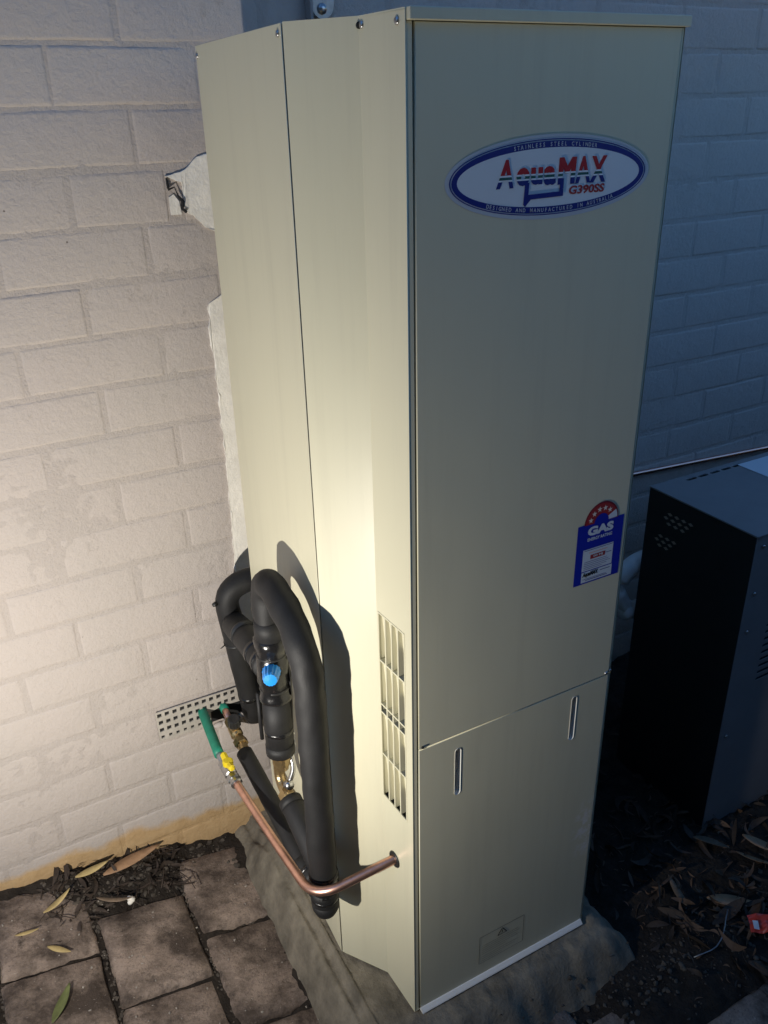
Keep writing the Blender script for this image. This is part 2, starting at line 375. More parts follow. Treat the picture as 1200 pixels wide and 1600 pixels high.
# ------------------------------------------------------------------ ground
def zg(x, y):
    """lie of the ground: falls from the left corner towards the slab"""
    b = -0.095 - 0.19 * max(-1.2, min(x, -0.2))
    if x > -0.2: b = -0.057 + 0.035 * min(1.0, (x + 0.2) / 1.2)
    return b
PAVX0, PAVW, PAVL = -0.52, 0.2085, 0.252
COLOFF = {-1: -0.245, 0: -0.143, 1: -0.290}
def in_slab(x, y): return -0.20 < x < 0.60 and y > -0.86
def is_dirt(x, y):
    if x > 0.35 and y > -1.02: return True
    if y > -0.095 - 0.06 * (1 if -0.52 < x < -0.15 else 0): return True
    return False
def soil_z(x, y):
    z = zg(x, y)
    f = 0.010 * n3(x, y, 1.3, 9) + 0.006 * n3(x, y, 4.1, 31) + 0.004 * n3(x, y, 7.7, 75)
    if x > 0.38 and y > -1.0:   # leaf mould banked up beside the cabinet
        z += 0.030 * min(1, (x - 0.38) / 0.25) * min(1.0, (y + 1.0) / 0.2); f *= 1.5
    elif x < -0.14:
        k = max(0, min(1, (x + 0.60) / 0.05)) * max(0, min(1, (-0.27 - x) / 0.05)); w = 0.035 + 0.085 * k + 0.02 * n3(x, 0, 0, 14)
        z += -0.012 + 0.030 * max(0, min(1, (y + w) / 0.05))
    else: z -= 0.012
    return z + f
bm = bmesh.new()
xs = [-60, -20, -8, -4, -2.4, -1.6] + [-1.2 + 0.0125 * i for i in range(int(2.9 / 0.0125) + 1)] + [2.2, 3, 5, 9, 20, 60]
ys = [-60, -20, -8, -5, -3.4] + [-2.4 + 0.08 * i for i in range(15)] + [-1.2 + 0.0125 * i for i in range(int(1.2 / 0.0125) + 1)] + [0.05]
ys = sorted(set(round(v, 4) for v in ys))
grid = [[bm.verts.new((x, y, soil_z(x, y) if abs(x) < 2.5 and y > -2.6 else zg(x, y) - 0.012)) for y in ys] for x in xs]
for i in range(len(xs) - 1):
    for j in range(len(ys) - 1):
        bm.faces.new((grid[i][j], grid[i + 1][j], grid[i + 1][j + 1], grid[i][j + 1]))
ground = obj('ground', bm, M['soil'], smooth=True); ground['kind'] = 'structure'

def paver_mesh(w, l, seed):
    b = bmesh.new(); nx, ny = 9, 10; h = 0.045
    def edge(i, n): return min(i, n - i)
    V = []
    for i in range(nx + 1):
        row = []
        for j in range(ny + 1):
            fx, fy = i / nx, j / ny
            if i == 1: fx = 0.035
            if i == nx - 1: fx = 0.965
            if j == 1: fy = 0.03
            if j == ny - 1: fy = 0.97
            x, y = (fx - 0.5) * w, (fy - 0.5) * l
            e = min(edge(i, nx), edge(j, ny)); z = 0.0
            if e == 0:
                z = -0.009
                x += 0.007 * n3(fx * 6 + seed, fy * 6, 2.0); y += 0.007 * n3(fx * 6, fy * 6 + seed, 5.0); z -= 0.006 * max(0, n3(fx * 9, fy * 9, seed + 4))
            z += 0.0035 * n3(fx * 3 + seed * 3.1, fy * 3, seed) + 0.0018 * n3(fx * 11, fy * 11 + seed, 3.0)
            row.append(b.verts.new((x, y, z)))
        V.append(row)
    for i in range(nx):
        for j in range(ny): b.faces.new((V[i][j], V[i + 1][j], V[i + 1][j + 1], V[i][j + 1]))
    loop = [V[i][0] for i in range(nx + 1)] + [V[nx][j] for j in range(1, ny + 1)] + [V[i][ny] for i in range(nx - 1, -1, -1)] + [V[0][j] for j in range(ny - 1, 0, -1)]
    low = [b.verts.new((v.co.x, v.co.y, -h)) for v in loop]
    for k in range(len(loop)): b.faces.new((loop[k], loop[(k + 1) % len(loop)], low[(k + 1) % len(loop)], low[k]))
    return mesh_from(b, True)
PM = [paver_mesh(PAVW - 0.0085, PAVL - 0.0085, s * 1.7 + 0.3) for s in range(9)]
for me in PM: me.materials.append(M['paver'])
for c in range(-4, 10):
    xc = PAVX0 + PAVW * (c + 0.5); off = COLOFF.get(c, -0.245 if c % 2 else -0.12)
    for r in range(-9, 2):
        yc = off + PAVL * (r + 0.5)
        if yc > -0.02 or yc < -2.1: continue
        if in_slab(xc + 0.06, yc) and in_slab(xc - 0.02, yc + 0.1): continue
        if xc > 0.45 and yc > -0.93: continue
        o = bpy.data.objects.new('paver', random.choice(PM)); COL.objects.link(o); o.parent = ground
        slope = math.atan(0.19) if -1.2 < xc < -0.2 else 0
        o.location = (xc + random.uniform(-.003, .003), yc + random.uniform(-.003, .003), zg(xc, yc) + random.uniform(-.003, .003))
        o.rotation_euler = (random.uniform(-.012, .012), slope + random.uniform(-.012, .012), random.uniform(-.012, .012))

# ------------------------------------------------------------------ brick wall (the same painted wall runs behind everything)
wall = thing('brick_wall', 'painted brick house wall behind the water heater, bare sandy bricks at its foot', 'wall', (0, 0, 0))
CH, CZ0, BL, JT = 0.0989, 0.1071, 0.2655, 0.0055
bm = bmesh.new()                                   # bagged mortar that fills the joints
x0, x1, z0, z1, st = -1.3, 2.4, -0.2, 2.1, 0.008
nx, nz = int((x1 - x0) / st), int((z1 - z0) / st)
V = [[bm.verts.new((x0 + i * st, -0.0011 - 0.0013 * n3(i * st, j * st, 3.3, 5) - 0.0010 * n3(i * st, j * st, 9.0, 60), z0 + j * st)) for j in range(nz + 1)] for i in range(nx + 1)]
for i in range(nx):
    for j in range(nz): bm.faces.new((V[i][j], V[i][j + 1], V[i + 1][j + 1], V[i + 1][j]))
obj('mortar', bm, M['joint'], wall, True)
bm = bmesh.new(); box(bm, (-7, 0.006, -0.4), (8, 0.25, 2.75)); obj('wall_core', bm, M['wall'], wall)

HOLE = (-0.097, -0.066)                            # chipped-out pocket beside the heater
def brick_bm(bm, xa, xb, za, zb_, seed):
    px = [0, 0.014, 0.030, 0.2, 0.4, 0.6, 0.8, 0.970, 0.986, 1]; pz = [0, 0.036, 0.085, 0.5, 0.915, 0.964, 1]; nx, nz = 9, 6
    lean = 0.0014 * n3(seed, 0.7, 0.2, 3.7); tilt = 0.002 * n3(seed, 2.7, 9.2, 2.9)
    V = []
    for i, fx in enumerate(px):
        row = []
        for j, fz in enumerate(pz):
            x = xa + (xb - xa) * fx; z = za + (zb_ - za) * fz + 0.0045 * n3(xa + (xb - xa) * fx, za * 0.3, 2.0, 2.6)
            rim = i in (0, nx) or j in (0, nz)
            if rim:
                x += 0.0035 * n3(x, z, seed, 21) if i in (0, nx) else 0
                z += 0.0034 * n3(x, z, seed + 3, 17)
                y = 0.0010
            else:
                y = -0.0021 - 0.45 * lean - 0.0008 * n3(x, z, seed, 12) - 0.0006 * n3(x, z, seed, 34)
                if i in (1, nx - 1) or j in (1, nz - 1): y += 0.0005 + 0.0006 * n3(x, z, seed + 8, 25)
            row.append(bm.verts.new((x, y, z)))
        V.append(row)
    for i in range(nx):
        for j in range(nz): bm.faces.new((V[i][j], V[i][j + 1], V[i + 1][j + 1], V[i + 1][j]))
rest = bmesh.new(); nb = 0
for k in range(-2, 21):
    za = CZ0 + CH * k + JT / 2; zt = CZ0 + CH * (k + 1) - JT / 2
    wob = 0.004 * n3(k, 0.5, 2.2, 3.1)
    start = (-0.143 if k % 2 else -0.276) + random.uniform(-.005, .005)
    for q in range(-6, 10):
        xa = start + BL * q + JT / 2 + random.uniform(-.003, .003); xb = start + BL * (q + 1) - JT / 2 + random.uniform(-.003, .003)
        inview = -0.80 < xb and xa < 2.0 and -0.12 < zt and za < 1.93
        pieces = [(xa, xb)]
        if k == 14 and xa < HOLE[1] and xb > HOLE[0]: pieces = [p for p in ((xa, HOLE[0]), (HOLE[1], xb)) if p[1] - p[0] > 0.02]
        for (pa, pb) in pieces:
            if inview and nb < 300:
                b = bmesh.new(); brick_bm(b, pa, pb, za + wob, zt + wob, k * 7.3 + q * 1.9); obj('brick', b, M['wall'], wall, True); nb += 1
            elif pa > -1.25 and pb < 2.35:
                brick_bm(rest, pa, pb, za + wob, zt + wob, k * 7.3 + q * 1.9)
o = obj('brickwork', rest, M['wall'], wall, True); o['kind'] = 'stuff'

def ragged_patch(outline, thick, seed, y0=0.0, sub=1, amp=0.004):
    """raised crust of mortar with an uneven edge"""
    pts = []
    n = len(outline)
    for i in range(n):
        a = Vector(outline[i]); b = Vector(outline[(i + 1) % n]); k = max(1, int((b - a).length / 0.008))
        for t in range(k):
            p = a.lerp(b, t / k); pts.append((p.x + amp * n3(p.x, p.y, seed, 60), p.y + amp * n3(p.x, p.y, seed + 9, 60)))
    bm = bmesh.new()
    fr = [bm.verts.new((x, y0 - thick * (0.75 + 0.5 * n3(x, z, seed, 40)), z)) for x, z in pts]; bk = [bm.verts.new((x, y0 + 0.006, z)) for x, z in pts]
    f = bm.faces.new(fr)
    for i in range(len(pts)): bm.faces.new((fr[i], fr[(i + 1) % len(pts)], bk[(i + 1) % len(pts)], bk[i]))
    bmesh.ops.triangulate(bm, faces=[f])
    return bm
# white crust left where the old appliance stood: long strip and the chipped corner above it
strip = [(-0.040, 1.335), (-0.047, 1.28), (-0.042, 1.20), (-0.041, 1.10), (-0.042, 1.0), (-0.044, 0.90), (-0.047, 0.80), (-0.050, 0.70), (-0.054, 0.52), (0.46, 0.52), (0.46, 1.33), (0.02, 1.36)]
obj('bare_mortar', ragged_patch(strip, 0.0075, 2.0, amp=0.006), M['bare'], wall)
corner = [(-0.095, 1.574), (-0.058, 1.584), (-0.035, 1.605), (0.02, 1.612), (0.02, 1.46), (-0.03, 1.480), (-0.052, 1.503), (-0.066, 1.512), (-0.066, 1.562)]
obj('bare_mortar', ragged_patch(corner, 0.0075, 5.0), M['bare'], wall)
bm = bmesh.new(); box(bm, (HOLE[0], 0.0052, 1.498), (HOLE[1], 0.006, 1.588)); obj('pocket_back', bm, M['dark'], wall)
obj('mortar_lump', ragged_patch([(-0.0935, 1.507), (-0.074, 1.507), (-0.0765, 1.53), (-0.085, 1.543), (-0.0935, 1.538)], 0.005, 8.0, amp=0.002), M['bare'], wall)
bm = bmesh.new(); tube(bm, dense([(-0.0955, -0.006, 1.572), (-0.094, -0.008, 1.552), (-0.083, -0.009, 1.556), (-0.078, -0.009, 1.54), (-0.071, -0.01, 1.53), (-0.074, -0.01, 1.517), (-0.066, -0.009, 1.51)], 0.004), 0.0026, 6, 0.003)
obj('crack_strand', bm, M['dark'], wall, True)  # shade of the crack drawn as a raised black strand

# unseen fence added across the passage, its heights shaped to block the low sky
FY = -2.15
fen = thing('sky_block_fence', 'added unseen sky-blocking paling fence across the passage, tall at left and low at right', 'fence', (0, FY, 0))
for i in range(66):
    b = bmesh.new(); xx = -4 + i * 0.14; hh = 3.3 if xx < 0.55 else 1.85
    box(b, (xx, FY - .03, -0.1), (xx + 0.132, FY - .01 - 0.006 * (i % 2), hh + random.uniform(-.01, .01))); obj('paling', b, M['fence'], fen)
for z, xe in ((0.4, 5.2), (1.2, 5.2), (2.1, 0.55), (3.0, 0.55)):
    b = bmesh.new(); box(b, (-4.1, FY - .005, z), (xe, FY + .04, z + .08)); obj('rail', b, M['fence'], fen)

# ------------------------------------------------------------------ mortar slab under the heater
def slab_z(x, y):
    """bedding mortar: flat under the heater, trowelled shoulders, ragged toe"""
    top = 0.056 if (x > -0.09 and y > -0.76) else 0.045
    toe = zg(x, y) - 0.03
    k_ = max(0, min(1, (y + 0.24) / 0.20)); top -= 0.088 * k_ * k_ * (3 - 2 * k_)
    # distance outwards from the trowelled top
    w = 0.012 * n3(x, y, 2, 6) + 0.006 * n3(x, y, 5, 21)
    dl = (-0.100 + w) - x; dr = x - (0.455 + w * 2.2); df = (-0.772 + w * 1.6 + 0.05 * max(0, min(1, (0.3 - x) / 0.5)) * -1) - y
    d = max(dl, dr, df, 0)
    t = min(1, d / (0.070 if d == dl else 0.095)); t = t * t * (3 - 2 * t)
    z = top * (1 - t) + toe * t
    z += 0.0045 * n3(x, y, 1, 11) + 0.0030 * n3(x, y, 8, 33) * (0.4 + t) + 0.004 * n3(x * 2.2, y * .5, 4, 16) + 0.0022 * n3(x, y, 14, 80) + 0.002 * max(0, n3(x, y, 21, 45) - 0.25)
    # trowel ridge that runs beside the cabinet
    rx = -0.098 + 0.006 * n3(0, y, 3, 9); e = (x - rx) / 0.007
    if y > -0.72: z -= 0.012 * math.exp(-e * e) * (0.6 + 0.5 * n3(x, y, 6, 24))
    if x < rx and y > -0.8: z -= 0.006
    if x > -0.08 and y > -0.775 and x < 0.43: z = min(z, 0.050)
    if y > -0.76 and x > -0.10: z += 0.0025 * n3(x, y, 12, 55)
    return z
bm = bmesh.new()
x0, x1, y0, y1, st = -0.215, 0.62, -0.93, -0.0, 0.005
nx, ny = int((x1 - x0) / st), int((y1 - y0) / st)
V = [[bm.verts.new((x0 + i * st, y0 + j * st, slab_z(x0 + i * st, y0 + j * st))) for j in range(ny + 1)] for i in range(nx + 1)]
for i in range(nx):
    for j in range(ny): bm.faces.new((V[i][j], V[i + 1][j], V[i + 1][j + 1], V[i][j + 1]))
slab = obj('mortar_slab', bm, M['mortar'], smooth=True)
tag(slab, 'rough grey trowelled mortar slab under the cream water heater', 'slab')

# ------------------------------------------------------------------ water heater
ZB, ZT, YF = 0.0575, 1.780, -0.743
heater = thing('water_heater', 'tall cream steel gas water heater with faceted side standing on mortar slab', 'water heater', (0.207, -0.47, ZB))
C0, C1, C2, C3 = Vector((-0.0065, -0.7415, 0)), Vector((-0.012, -0.64, 0)), Vector((-0.073, -0.55, 0)), Vector((-0.0560, -0.142, 0))
XM = 0.4145                                            # C-points mirror about the middle for the right side
def facet(a, b): 
    U = (b - a); L = U.length; U.normalize(); N = Vector((U.y, -U.x, 0)) * -1
    if N.x > 0: N = -N
    return U, L, N
Z = Vector((0, 0, 1))
U1, L1, N1 = facet(C0, C1); U2, L2, N2 = facet(C1, C2); U3, L3, N3 = facet(C2, C3)
G = (0.020, 0.0955, 0.556, 0.945)                      # grille opening on the first facet
f1 = plate(rect(0, L1, ZB, ZT), [rect(*G)], 0.0014, C0, U1, Z, N1)
f2 = plate(rect(0, L2 - 0.0008, ZB, ZT), [], 0.0014, C1, U2, Z, N2)
b = bmesh.new(); box(b, (-0.0062, -0.7410, ZB), (0.0030, -0.729, ZT - 0.013), 0.0006); me = bpy.data.meshes.new('x'); b.to_mesh(me); b.free()
side = link('side_panel', join([f1, f2, me]), M['paint'], heater)
rear = link('rear_side_panel', plate(rect(0.0009, L3, ZB - 0.001, ZT - 0.001), [], 0.0016, C2 + N3 * 0.0012, U3, Z, N3, 0.0004), M['paint'], heater)
# right side (mirror) and back, closed so that the shell is solid
b = bmesh.new()
mir = [Vector((2 * (XM / 2) - p.x + 0.0005, p.y, 0)) for p in (C0, C1, C2, C3)]
for a, c in zip(mir, mir[1:]): b.faces.new([b.verts.new(p) for p in ((a.x, a.y, ZB), (c.x, c.y, ZB), (c.x, c.y, ZT), (a.x, a.y, ZT))])
b.faces.new([b.verts.new(p) for p in ((mir[3].x, mir[3].y, ZB), (C3.x, C3.y + .0, ZB), (C3.x, C3.y, ZT), (mir[3].x, mir[3].y, ZT))])
box(b, (0.4168, -0.7410, ZB), (0.4208, -0.729, ZT - 0.013), 0.0006)
obj('back_shell', b, M['paint'], heater)
b = bmesh.new()                                         # dark inner liner behind the joints and slots
for lo in (rect(0.002, 0.418, -0.7245, -0.715),): box(b, (0.0005, -0.7235, ZB + 0.002), (0.418, -0.705, ZT - 0.02))
obj('inner_liner', b, M['dark'], heater)
# lid: folded tray with a front lip that overhangs the panel
b = bmesh.new()
pl = [(C0.x - .0005, C0.y), (C1.x, C1.y), (C2.x, C2.y), (C3.x, C3.y), (mir[3].x, mir[3].y), (mir[2].x, mir[2].y), (mir[1].x, mir[1].y), (mir[0].x, mir[0].y)]
b.faces.new([b.verts.new((x, y, ZT - 0.0022)) for x, y in pl])
bp_ = bmesh.new(); bp_.faces.new([bp_.verts.new((x, y, ZB + 0.002)) for x, y in pl]); obj('base_plate', bp_, M['paint'], heater)
lid = obj('lid', b, M['paint'], heater); b = bmesh.new(); box(b, (-0.0045, -0.7490, ZT - 0.0125), (0.4245, -0.738, ZT + 0.0006), 0.0012); obj('lid_lip', b, M['paint'], lid)
# front panels
slots = [stadium(0.0825, 0.643, 0.0125, 0.104), stadium(0.3365, 0.653, 0.0125, 0.101)]
upper = link('upper_front_panel', plate(rect(0.0057, 0.4147, 0.7252, ZT - 0.0135), [], 0.012, (0, YF, 0), (1, 0, 0), Z, (0, -1, 0), 0.0007), M['paint'], heater)
lower = link('lower_front_panel', plate(rect(0.0057, 0.4147, 0.0645, 0.7235), slots, 0.010, (0, YF - 0.0003, 0), (1, 0, 0), Z, (0, -1, 0), 0.0007), M['paint'], heater)
for s in slots:
    cx = sum(p[0] for p in s) / len(s); cy = sum(p[1] for p in s) / len(s)
    bb = bmesh.new(); o_ = [bb.verts.new((cx + (p[0] - cx) * 1.0, YF - 0.0011, cy + (p[1] - cy) * 1.0)) for p in s]; i_ = [bb.verts.new((cx + (p[0] - cx) * 0.78, YF + 0.016, cy + (p[1] - cy) * 0.975)) for p in s]
    for k in range(len(s)): bb.faces.new((o_[k], o_[(k + 1) % len(s)], i_[(k + 1) % len(s)], i_[k]))
    obj('finger_slot', bb, M['lip'], lower, True)
b = bmesh.new()                                         # outward folded bottom lip
prof = [(0.0, 0.0655), (-0.0025, 0.0650), (-0.0085, 0.0590), (-0.0095, 0.0570), (-0.0080, 0.0560), (0.004, 0.0560)]
A = [b.verts.new((0.0057, YF + y, z)) for y, z in prof]; B = [b.verts.new((0.4147, YF + y, z)) for y, z in prof]
for k in range(len(prof) - 1): b.faces.new((A[k], A[k + 1], B[k + 1], B[k]))
b.faces.new(A); b.faces.new(B[::-1]); obj('bottom_lip', b, M['lip'], lower)
def screw(p, n_, r, parent, m='steel'):
    bb = bmesh.new(); lathe(bb, Vector(p), n_, [(-0.001, r), (0.0012, r), (0.0024, r * .75), (0.0028, r * .3)], 12); return obj('screw', bb, M[m], parent, True)
screw(C2 + U3 * (L3 - 0.008) + Z * (ZT - 0.016) + N3 * .0014, N3, 0.0042, heater)
screw(C2 + U3 * 0.012 + Z * (ZT - 0.012) + N3 * .0014, N3, 0.0042, heater)
screw(C0 + U1 * (L1 - 0.008) + Z * (ZT - 0.010), N1, 0.0042, heater)
screw(C0 + U1 * 0.016 + Z * (ZT - 0.012), N1, 0.0045, heater)
screw(C0 + U1 * (L1 - 0.002) + Z * (ZT - 0.010) + N2 * 0.0005, N2, 0.0040, heater, 'dark')  # dark disc painted for the shade in an open hole
screw((0.4085, YF, 0.729), (0, -1, 0), 0.0035, heater, 'steel'); screw((0.4185, YF + .001, 0.731), (0, -1, 0), 0.0032, heater, 'steel')
screw((0.0118, YF, 0.7285), (0, -1, 0), 0.0025, heater, 'dark')
# grille: four columns by four rows of openings over sloped pockets
grille = thing('x', 'x', 'x', (0, 0, 0)); bpy.data.objects.remove(grille)
def fpt(u, z, d=0.0): return C0 + U1 * u + Z * z + N1 * d
def fbox(bm, u0, u1, z0_, z1_, d0, d1):
    r = bmesh.ops.create_cube(bm, size=1.0)
    for v in r['verts']:
        u = u0 if v.co.x < 0 else u1; z = z0_ if v.co.y < 0 else z1_; d = d0 if v.co.z < 0 else d1
        v.co = fpt(u, z, d)
gb = bmesh.new()
u0, u1, g0, g1 = G
rim = 0.0022
for a in ((u0 - rim, u0 + .0004, g0 - rim, g1 + rim), (u1 - .0004, u1 + rim, g0 - rim, g1 + rim), (u0, u1, g0 - rim, g0 + .0005), (u0, u1, g1 - .0005, g1 + rim)): fbox(gb, *a, -0.001, 0.0008)
grille = obj('air_grille', gb, M['paint'], heater)
zr = [g0, 0.652, 0.7475, 0.7585, 0.852, g1]
for k in (1, 2, 3):
    u = u0 + (u1 - u0) * k / 4; bb = bmesh.new(); fbox(bb, u - 0.0016, u + 0.0016, g0, g1, -0.011, 0.0003); obj('slat', bb, M['paint'], grille)
for z in (0.652, 0.7445, 0.7615, 0.852):
    bb = bmesh.new(); fbox(bb, u0, u1, z - 0.0016, z + 0.0016, -0.0108, 0.0001); obj('slat', bb, M['paint'], grille)
for za, zb_ in ((g0, 0.652), (0.652, 0.7445), (0.7615, 0.852), (0.852, g1)):
    bb = bmesh.new(); bb.faces.new([bb.verts.new(p) for p in (fpt(u0 - .004, zb_, -0.006), fpt(u1 + .004, zb_, -0.006), fpt(u1 + .004, za + 0.004, -0.013), fpt(u0 - .004, za + 0.004, -0.013))])
    obj('pocket', bb, M['paint'], grille)
for ue in (u0 - .0015, u1 + .0003):
    bb = bmesh.new(); fbox(bb, ue, ue + .0012, g0, g1, -0.014, -0.0012); obj('pocket_side', bb, M['paint'], grille)
bb = bmesh.new(); fbox(bb, u0 - .004, u1 + .004, g0 - .006, g1 + .006, -0.034, -0.030); obj('grille_back', bb, M['dark'], grille)
# rubber bush where the gas pipe enters
BU = fpt((0.7415 - 0.679), 0.4225)
bb = bmesh.new(); lathe(bb, BU, N1, [(-0.001, 0.0165), (0.0015, 0.0165), (0.003, 0.0150), (0.003, 0.0105), (0.001, 0.0098)], 28); obj('rubber_bush', bb, M['blackp'], heater, True)
# oval badge
by = YF - 0.0004; cx, cz = 0.2130, 1.5945
badge = link('badge', join([flat(ellipse(cx, cz, 0.1675, 0.0515), by)]), M['silver'], heater)
link('badge_line', ring(ellipse(cx, cz, 0.1610, 0.0462), ellipse(cx, cz, 0.1592, 0.0449), by - .0003), M['navy'], badge)
link('badge_ring', ring(ellipse(cx, cz, 0.1575, 0.0437), ellipse(cx, cz, 0.1495, 0.0357), by - .0003), M['navy'], badge)
link('badge_face', flat(ellipse(cx, cz, 0.1495, 0.0357), by - .00025), M['white'], badge)
y2 = by - .0007
link('badge_word', join([text_fit('A', 0.122, 0.1495, 1.5845, 1.6185, y2, 0.035, 0.1), text_fit('u', 0.1765, 0.1955, 1.5865, 1.6075, y2, 0.05), text_fit('a', 0.1975, 0.2175, 1.5850, 1.6080, y2, 0.05),
    text_fit('o', 0.1535, 0.1745, 1.5860, 1.6080, y2, 0.055), *[text_fit('M', 0.2205 + d_ * .0013, 0.2465 + d_ * .0013, 1.5845, 1.6175, y2 - d_ * .00004, 0.0, 0.05) for d_ in range(4)], text_fit('A', 0.2500, 0.2760, 1.5845, 1.6175, y2, 0.035), text_fit('X', 0.2745, 0.3030, 1.5840, 1.6170, y2, 0.04, 0.05)]), M['word'], badge)
link('badge_tail', join([stroke([(0.1710, 1.590), (0.1695, 1.5645)], 0.0070, y2 - .0001), stroke([(0.1672, 1.5622), (0.1790, 1.5735)], 0.0050, y2 - .0002), stroke([(0.1725, 1.5720), (0.2305, 1.5735)], 0.0062, y2 - .0003), stroke([(0.2275, 1.5708), (0.2275, 1.5920)], 0.0062, y2 - .0004)]), M['navy'], badge)
link('badge_model', text_fit('G390SS', 0.2405, 0.3020, 1.5712, 1.5822, y2, 0.035, 0.08), M['red'], badge)
def arc_text(s, a, b_, deg0, deg1, h, inner):
    out = []
    for i, ch in enumerate(s):
        if ch == ' ': continue
        t = R(deg0 + (deg1 - deg0) * i / (len(s) - 1)); px, pz = cx + a * math.cos(t), cz + b_ * math.sin(t)
        tx, tz = -a * math.sin(t), b_ * math.cos(t); ln = math.hypot(tx, tz); tx, tz = tx / ln, tz / ln
        if inner: tx, tz = tx, tz
        else: tx, tz = -tx, -tz
        me = curve_mesh(textcurve(ch, 1.0, 0.02)); w = max(v.co.x for v in me.vertices); w0 = min(v.co.x for v in me.vertices)
        for v in me.vertices:
            u = (v.co.x - (w + w0) / 2) * h * 1.25; q = (v.co.y - 0.35) * h * 1.35
            v.co = Vector((px + tx * u - tz * q, y2, pz + tz * u + tx * q))
        out.append(me)
    return join(out)
link('badge_lettering', arc_text('STAINLESS STEEL CYLINDER', 0.1535, 0.0397, 114.5, 63.5, 0.0050, False), M['silver'], badge)
link('badge_lettering', join([arc_text('DESIGNED AND MANUFACTURED IN AUSTRALIA', 0.1535, 0.0397, 228, 312, 0.0050, True)]), M['silver'], badge)
# gas energy sticker
sx0, sx1, sz0, sz1 = 0.3095, 0.4090, 0.9430, 1.0570
acx, acz = 0.3590, 1.0555
def arcpoly(r0, r1, d0, d1, n=24):
    o_ = [(acx + r1 * math.cos(R(d0 + (d1 - d0) * k / n)), acz + r1 * math.sin(R(d0 + (d1 - d0) * k / n))) for k in range(n + 1)]
    i_ = [(acx + r0 * math.cos(R(d1 + (d0 - d1) * k / n)), acz + r0 * math.sin(R(d1 + (d0 - d1) * k / n))) for k in range(n + 1)]
    return o_ + i_
def arcmesh(r0, r1, d0, d1, y, n=24):
    b = bmesh.new()
    P = [(b.verts.new((acx + r0 * math.cos(R(d0 + (d1 - d0) * k / n)), y, acz + r0 * math.sin(R(d0 + (d1 - d0) * k / n)))), b.verts.new((acx + r1 * math.cos(R(d0 + (d1 - d0) * k / n)), y, acz + r1 * math.sin(R(d0 + (d1 - d0) * k / n))))) for k in range(n + 1)]
    for k in range(n): b.faces.new((P[k][0], P[k][1], P[k + 1][1], P[k + 1][0]))
    me = bpy.data.meshes.new('a'); b.to_mesh(me); b.free(); return me
stk = link('energy_sticker', join([flat(rect(sx0, sx1, sz0, sz1), by)]), M['stblue'], heater)
link('sticker_arch', arcmesh(0.0, 0.0365, 0, 180, by - .00015), M['maroon'], stk)
link('sticker_arch', arcmesh(0.0155, 0.0340, 28, 180, by - .0003), M['red'], stk)
link('sticker_arch', arcmesh(0.0155, 0.0340, 2, 28, by - .0003), M['stwhite'], stk)
link('sticker_arch', arcmesh(0.0, 0.0150, 0, 180, by - .0003), M['stblue'], stk)
def star(x, z, r, y):
    b = bmesh.new(); b.faces.new([b.verts.new((x + (r if k % 2 == 0 else r * .42) * math.cos(R(90 + 36 * k)), y, z + (r if k % 2 == 0 else r * .42) * math.sin(R(90 + 36 * k)))) for k in range(10)])
    me = bpy.data.meshes.new('s'); b.to_mesh(me); b.free(); return me
for d in (163, 134, 105, 77, 48): link('star', star(acx + 0.0245 * math.cos(R(d)), acz + 0.0245 * math.sin(R(d)), 0.0056, by - .0005), M['star'], stk)
link('sticker_heading', text_fit('GAS', 0.3310, 0.3870, 1.0340, 1.0510, by - .0004, 0.06), M['stwhite'], stk)
link('sticker_text', text_fit('ENERGY RATING', 0.3320, 0.3855, 1.0245, 1.0305, by - .0004, 0.03), M['stwhite'], stk)
link('sticker_panel', flat(rect(0.3250, 0.3910, 0.9680, 1.0095), by - .0003), M['stwhite'], stk)
link('sticker_panel', flat(rect(0.3255, 0.3925, 0.9460, 0.9662), by - .0003), M['stwhite'], stk)
link('sticker_bar', flat(rect(0.3415, 0.3740, 0.9890, 0.9970), by - .0005), M['red'], stk)
link('sticker_text', text_fit('00 MJ', 0.3480, 0.3690, 0.9905, 0.9955, by - .0007, 0.03), M['stwhite'], stk)
link('sticker_text', join([stroke([(0.3270, 1.0072), (0.3895, 1.0072)], 0.0010, by - .0005)] + [stroke([(0.329, z), (0.329 + w, z)], 0.0007, by - .0005) for z, w in ((0.9850, .05), (0.9815, .054), (0.9780, .058), (0.9745, .05), (0.9712, .04), (0.952, .052), (0.9605, .0))  if w] + [stroke([(0.376, 0.993), (0.388, 0.993)], 0.001, by - .0005), stroke([(0.366, 0.9615), (0.388, 0.9615)], 0.0012, by - .0005), stroke([(0.335, 0.9495), (0.383, 0.9495)], 0.0012, by - .0005)]), M['navy'], stk)
link('sticker_text', stroke([(0.338, 1.0015), (0.378, 1.0015)], 0.0012, by - .0005), M['orange'], stk)
link('sticker_text', text_fit('AquaMAX', 0.3275, 0.3620, 0.9545, 0.9655, by - .0006, 0.05, 0.15), M['dark'], stk)
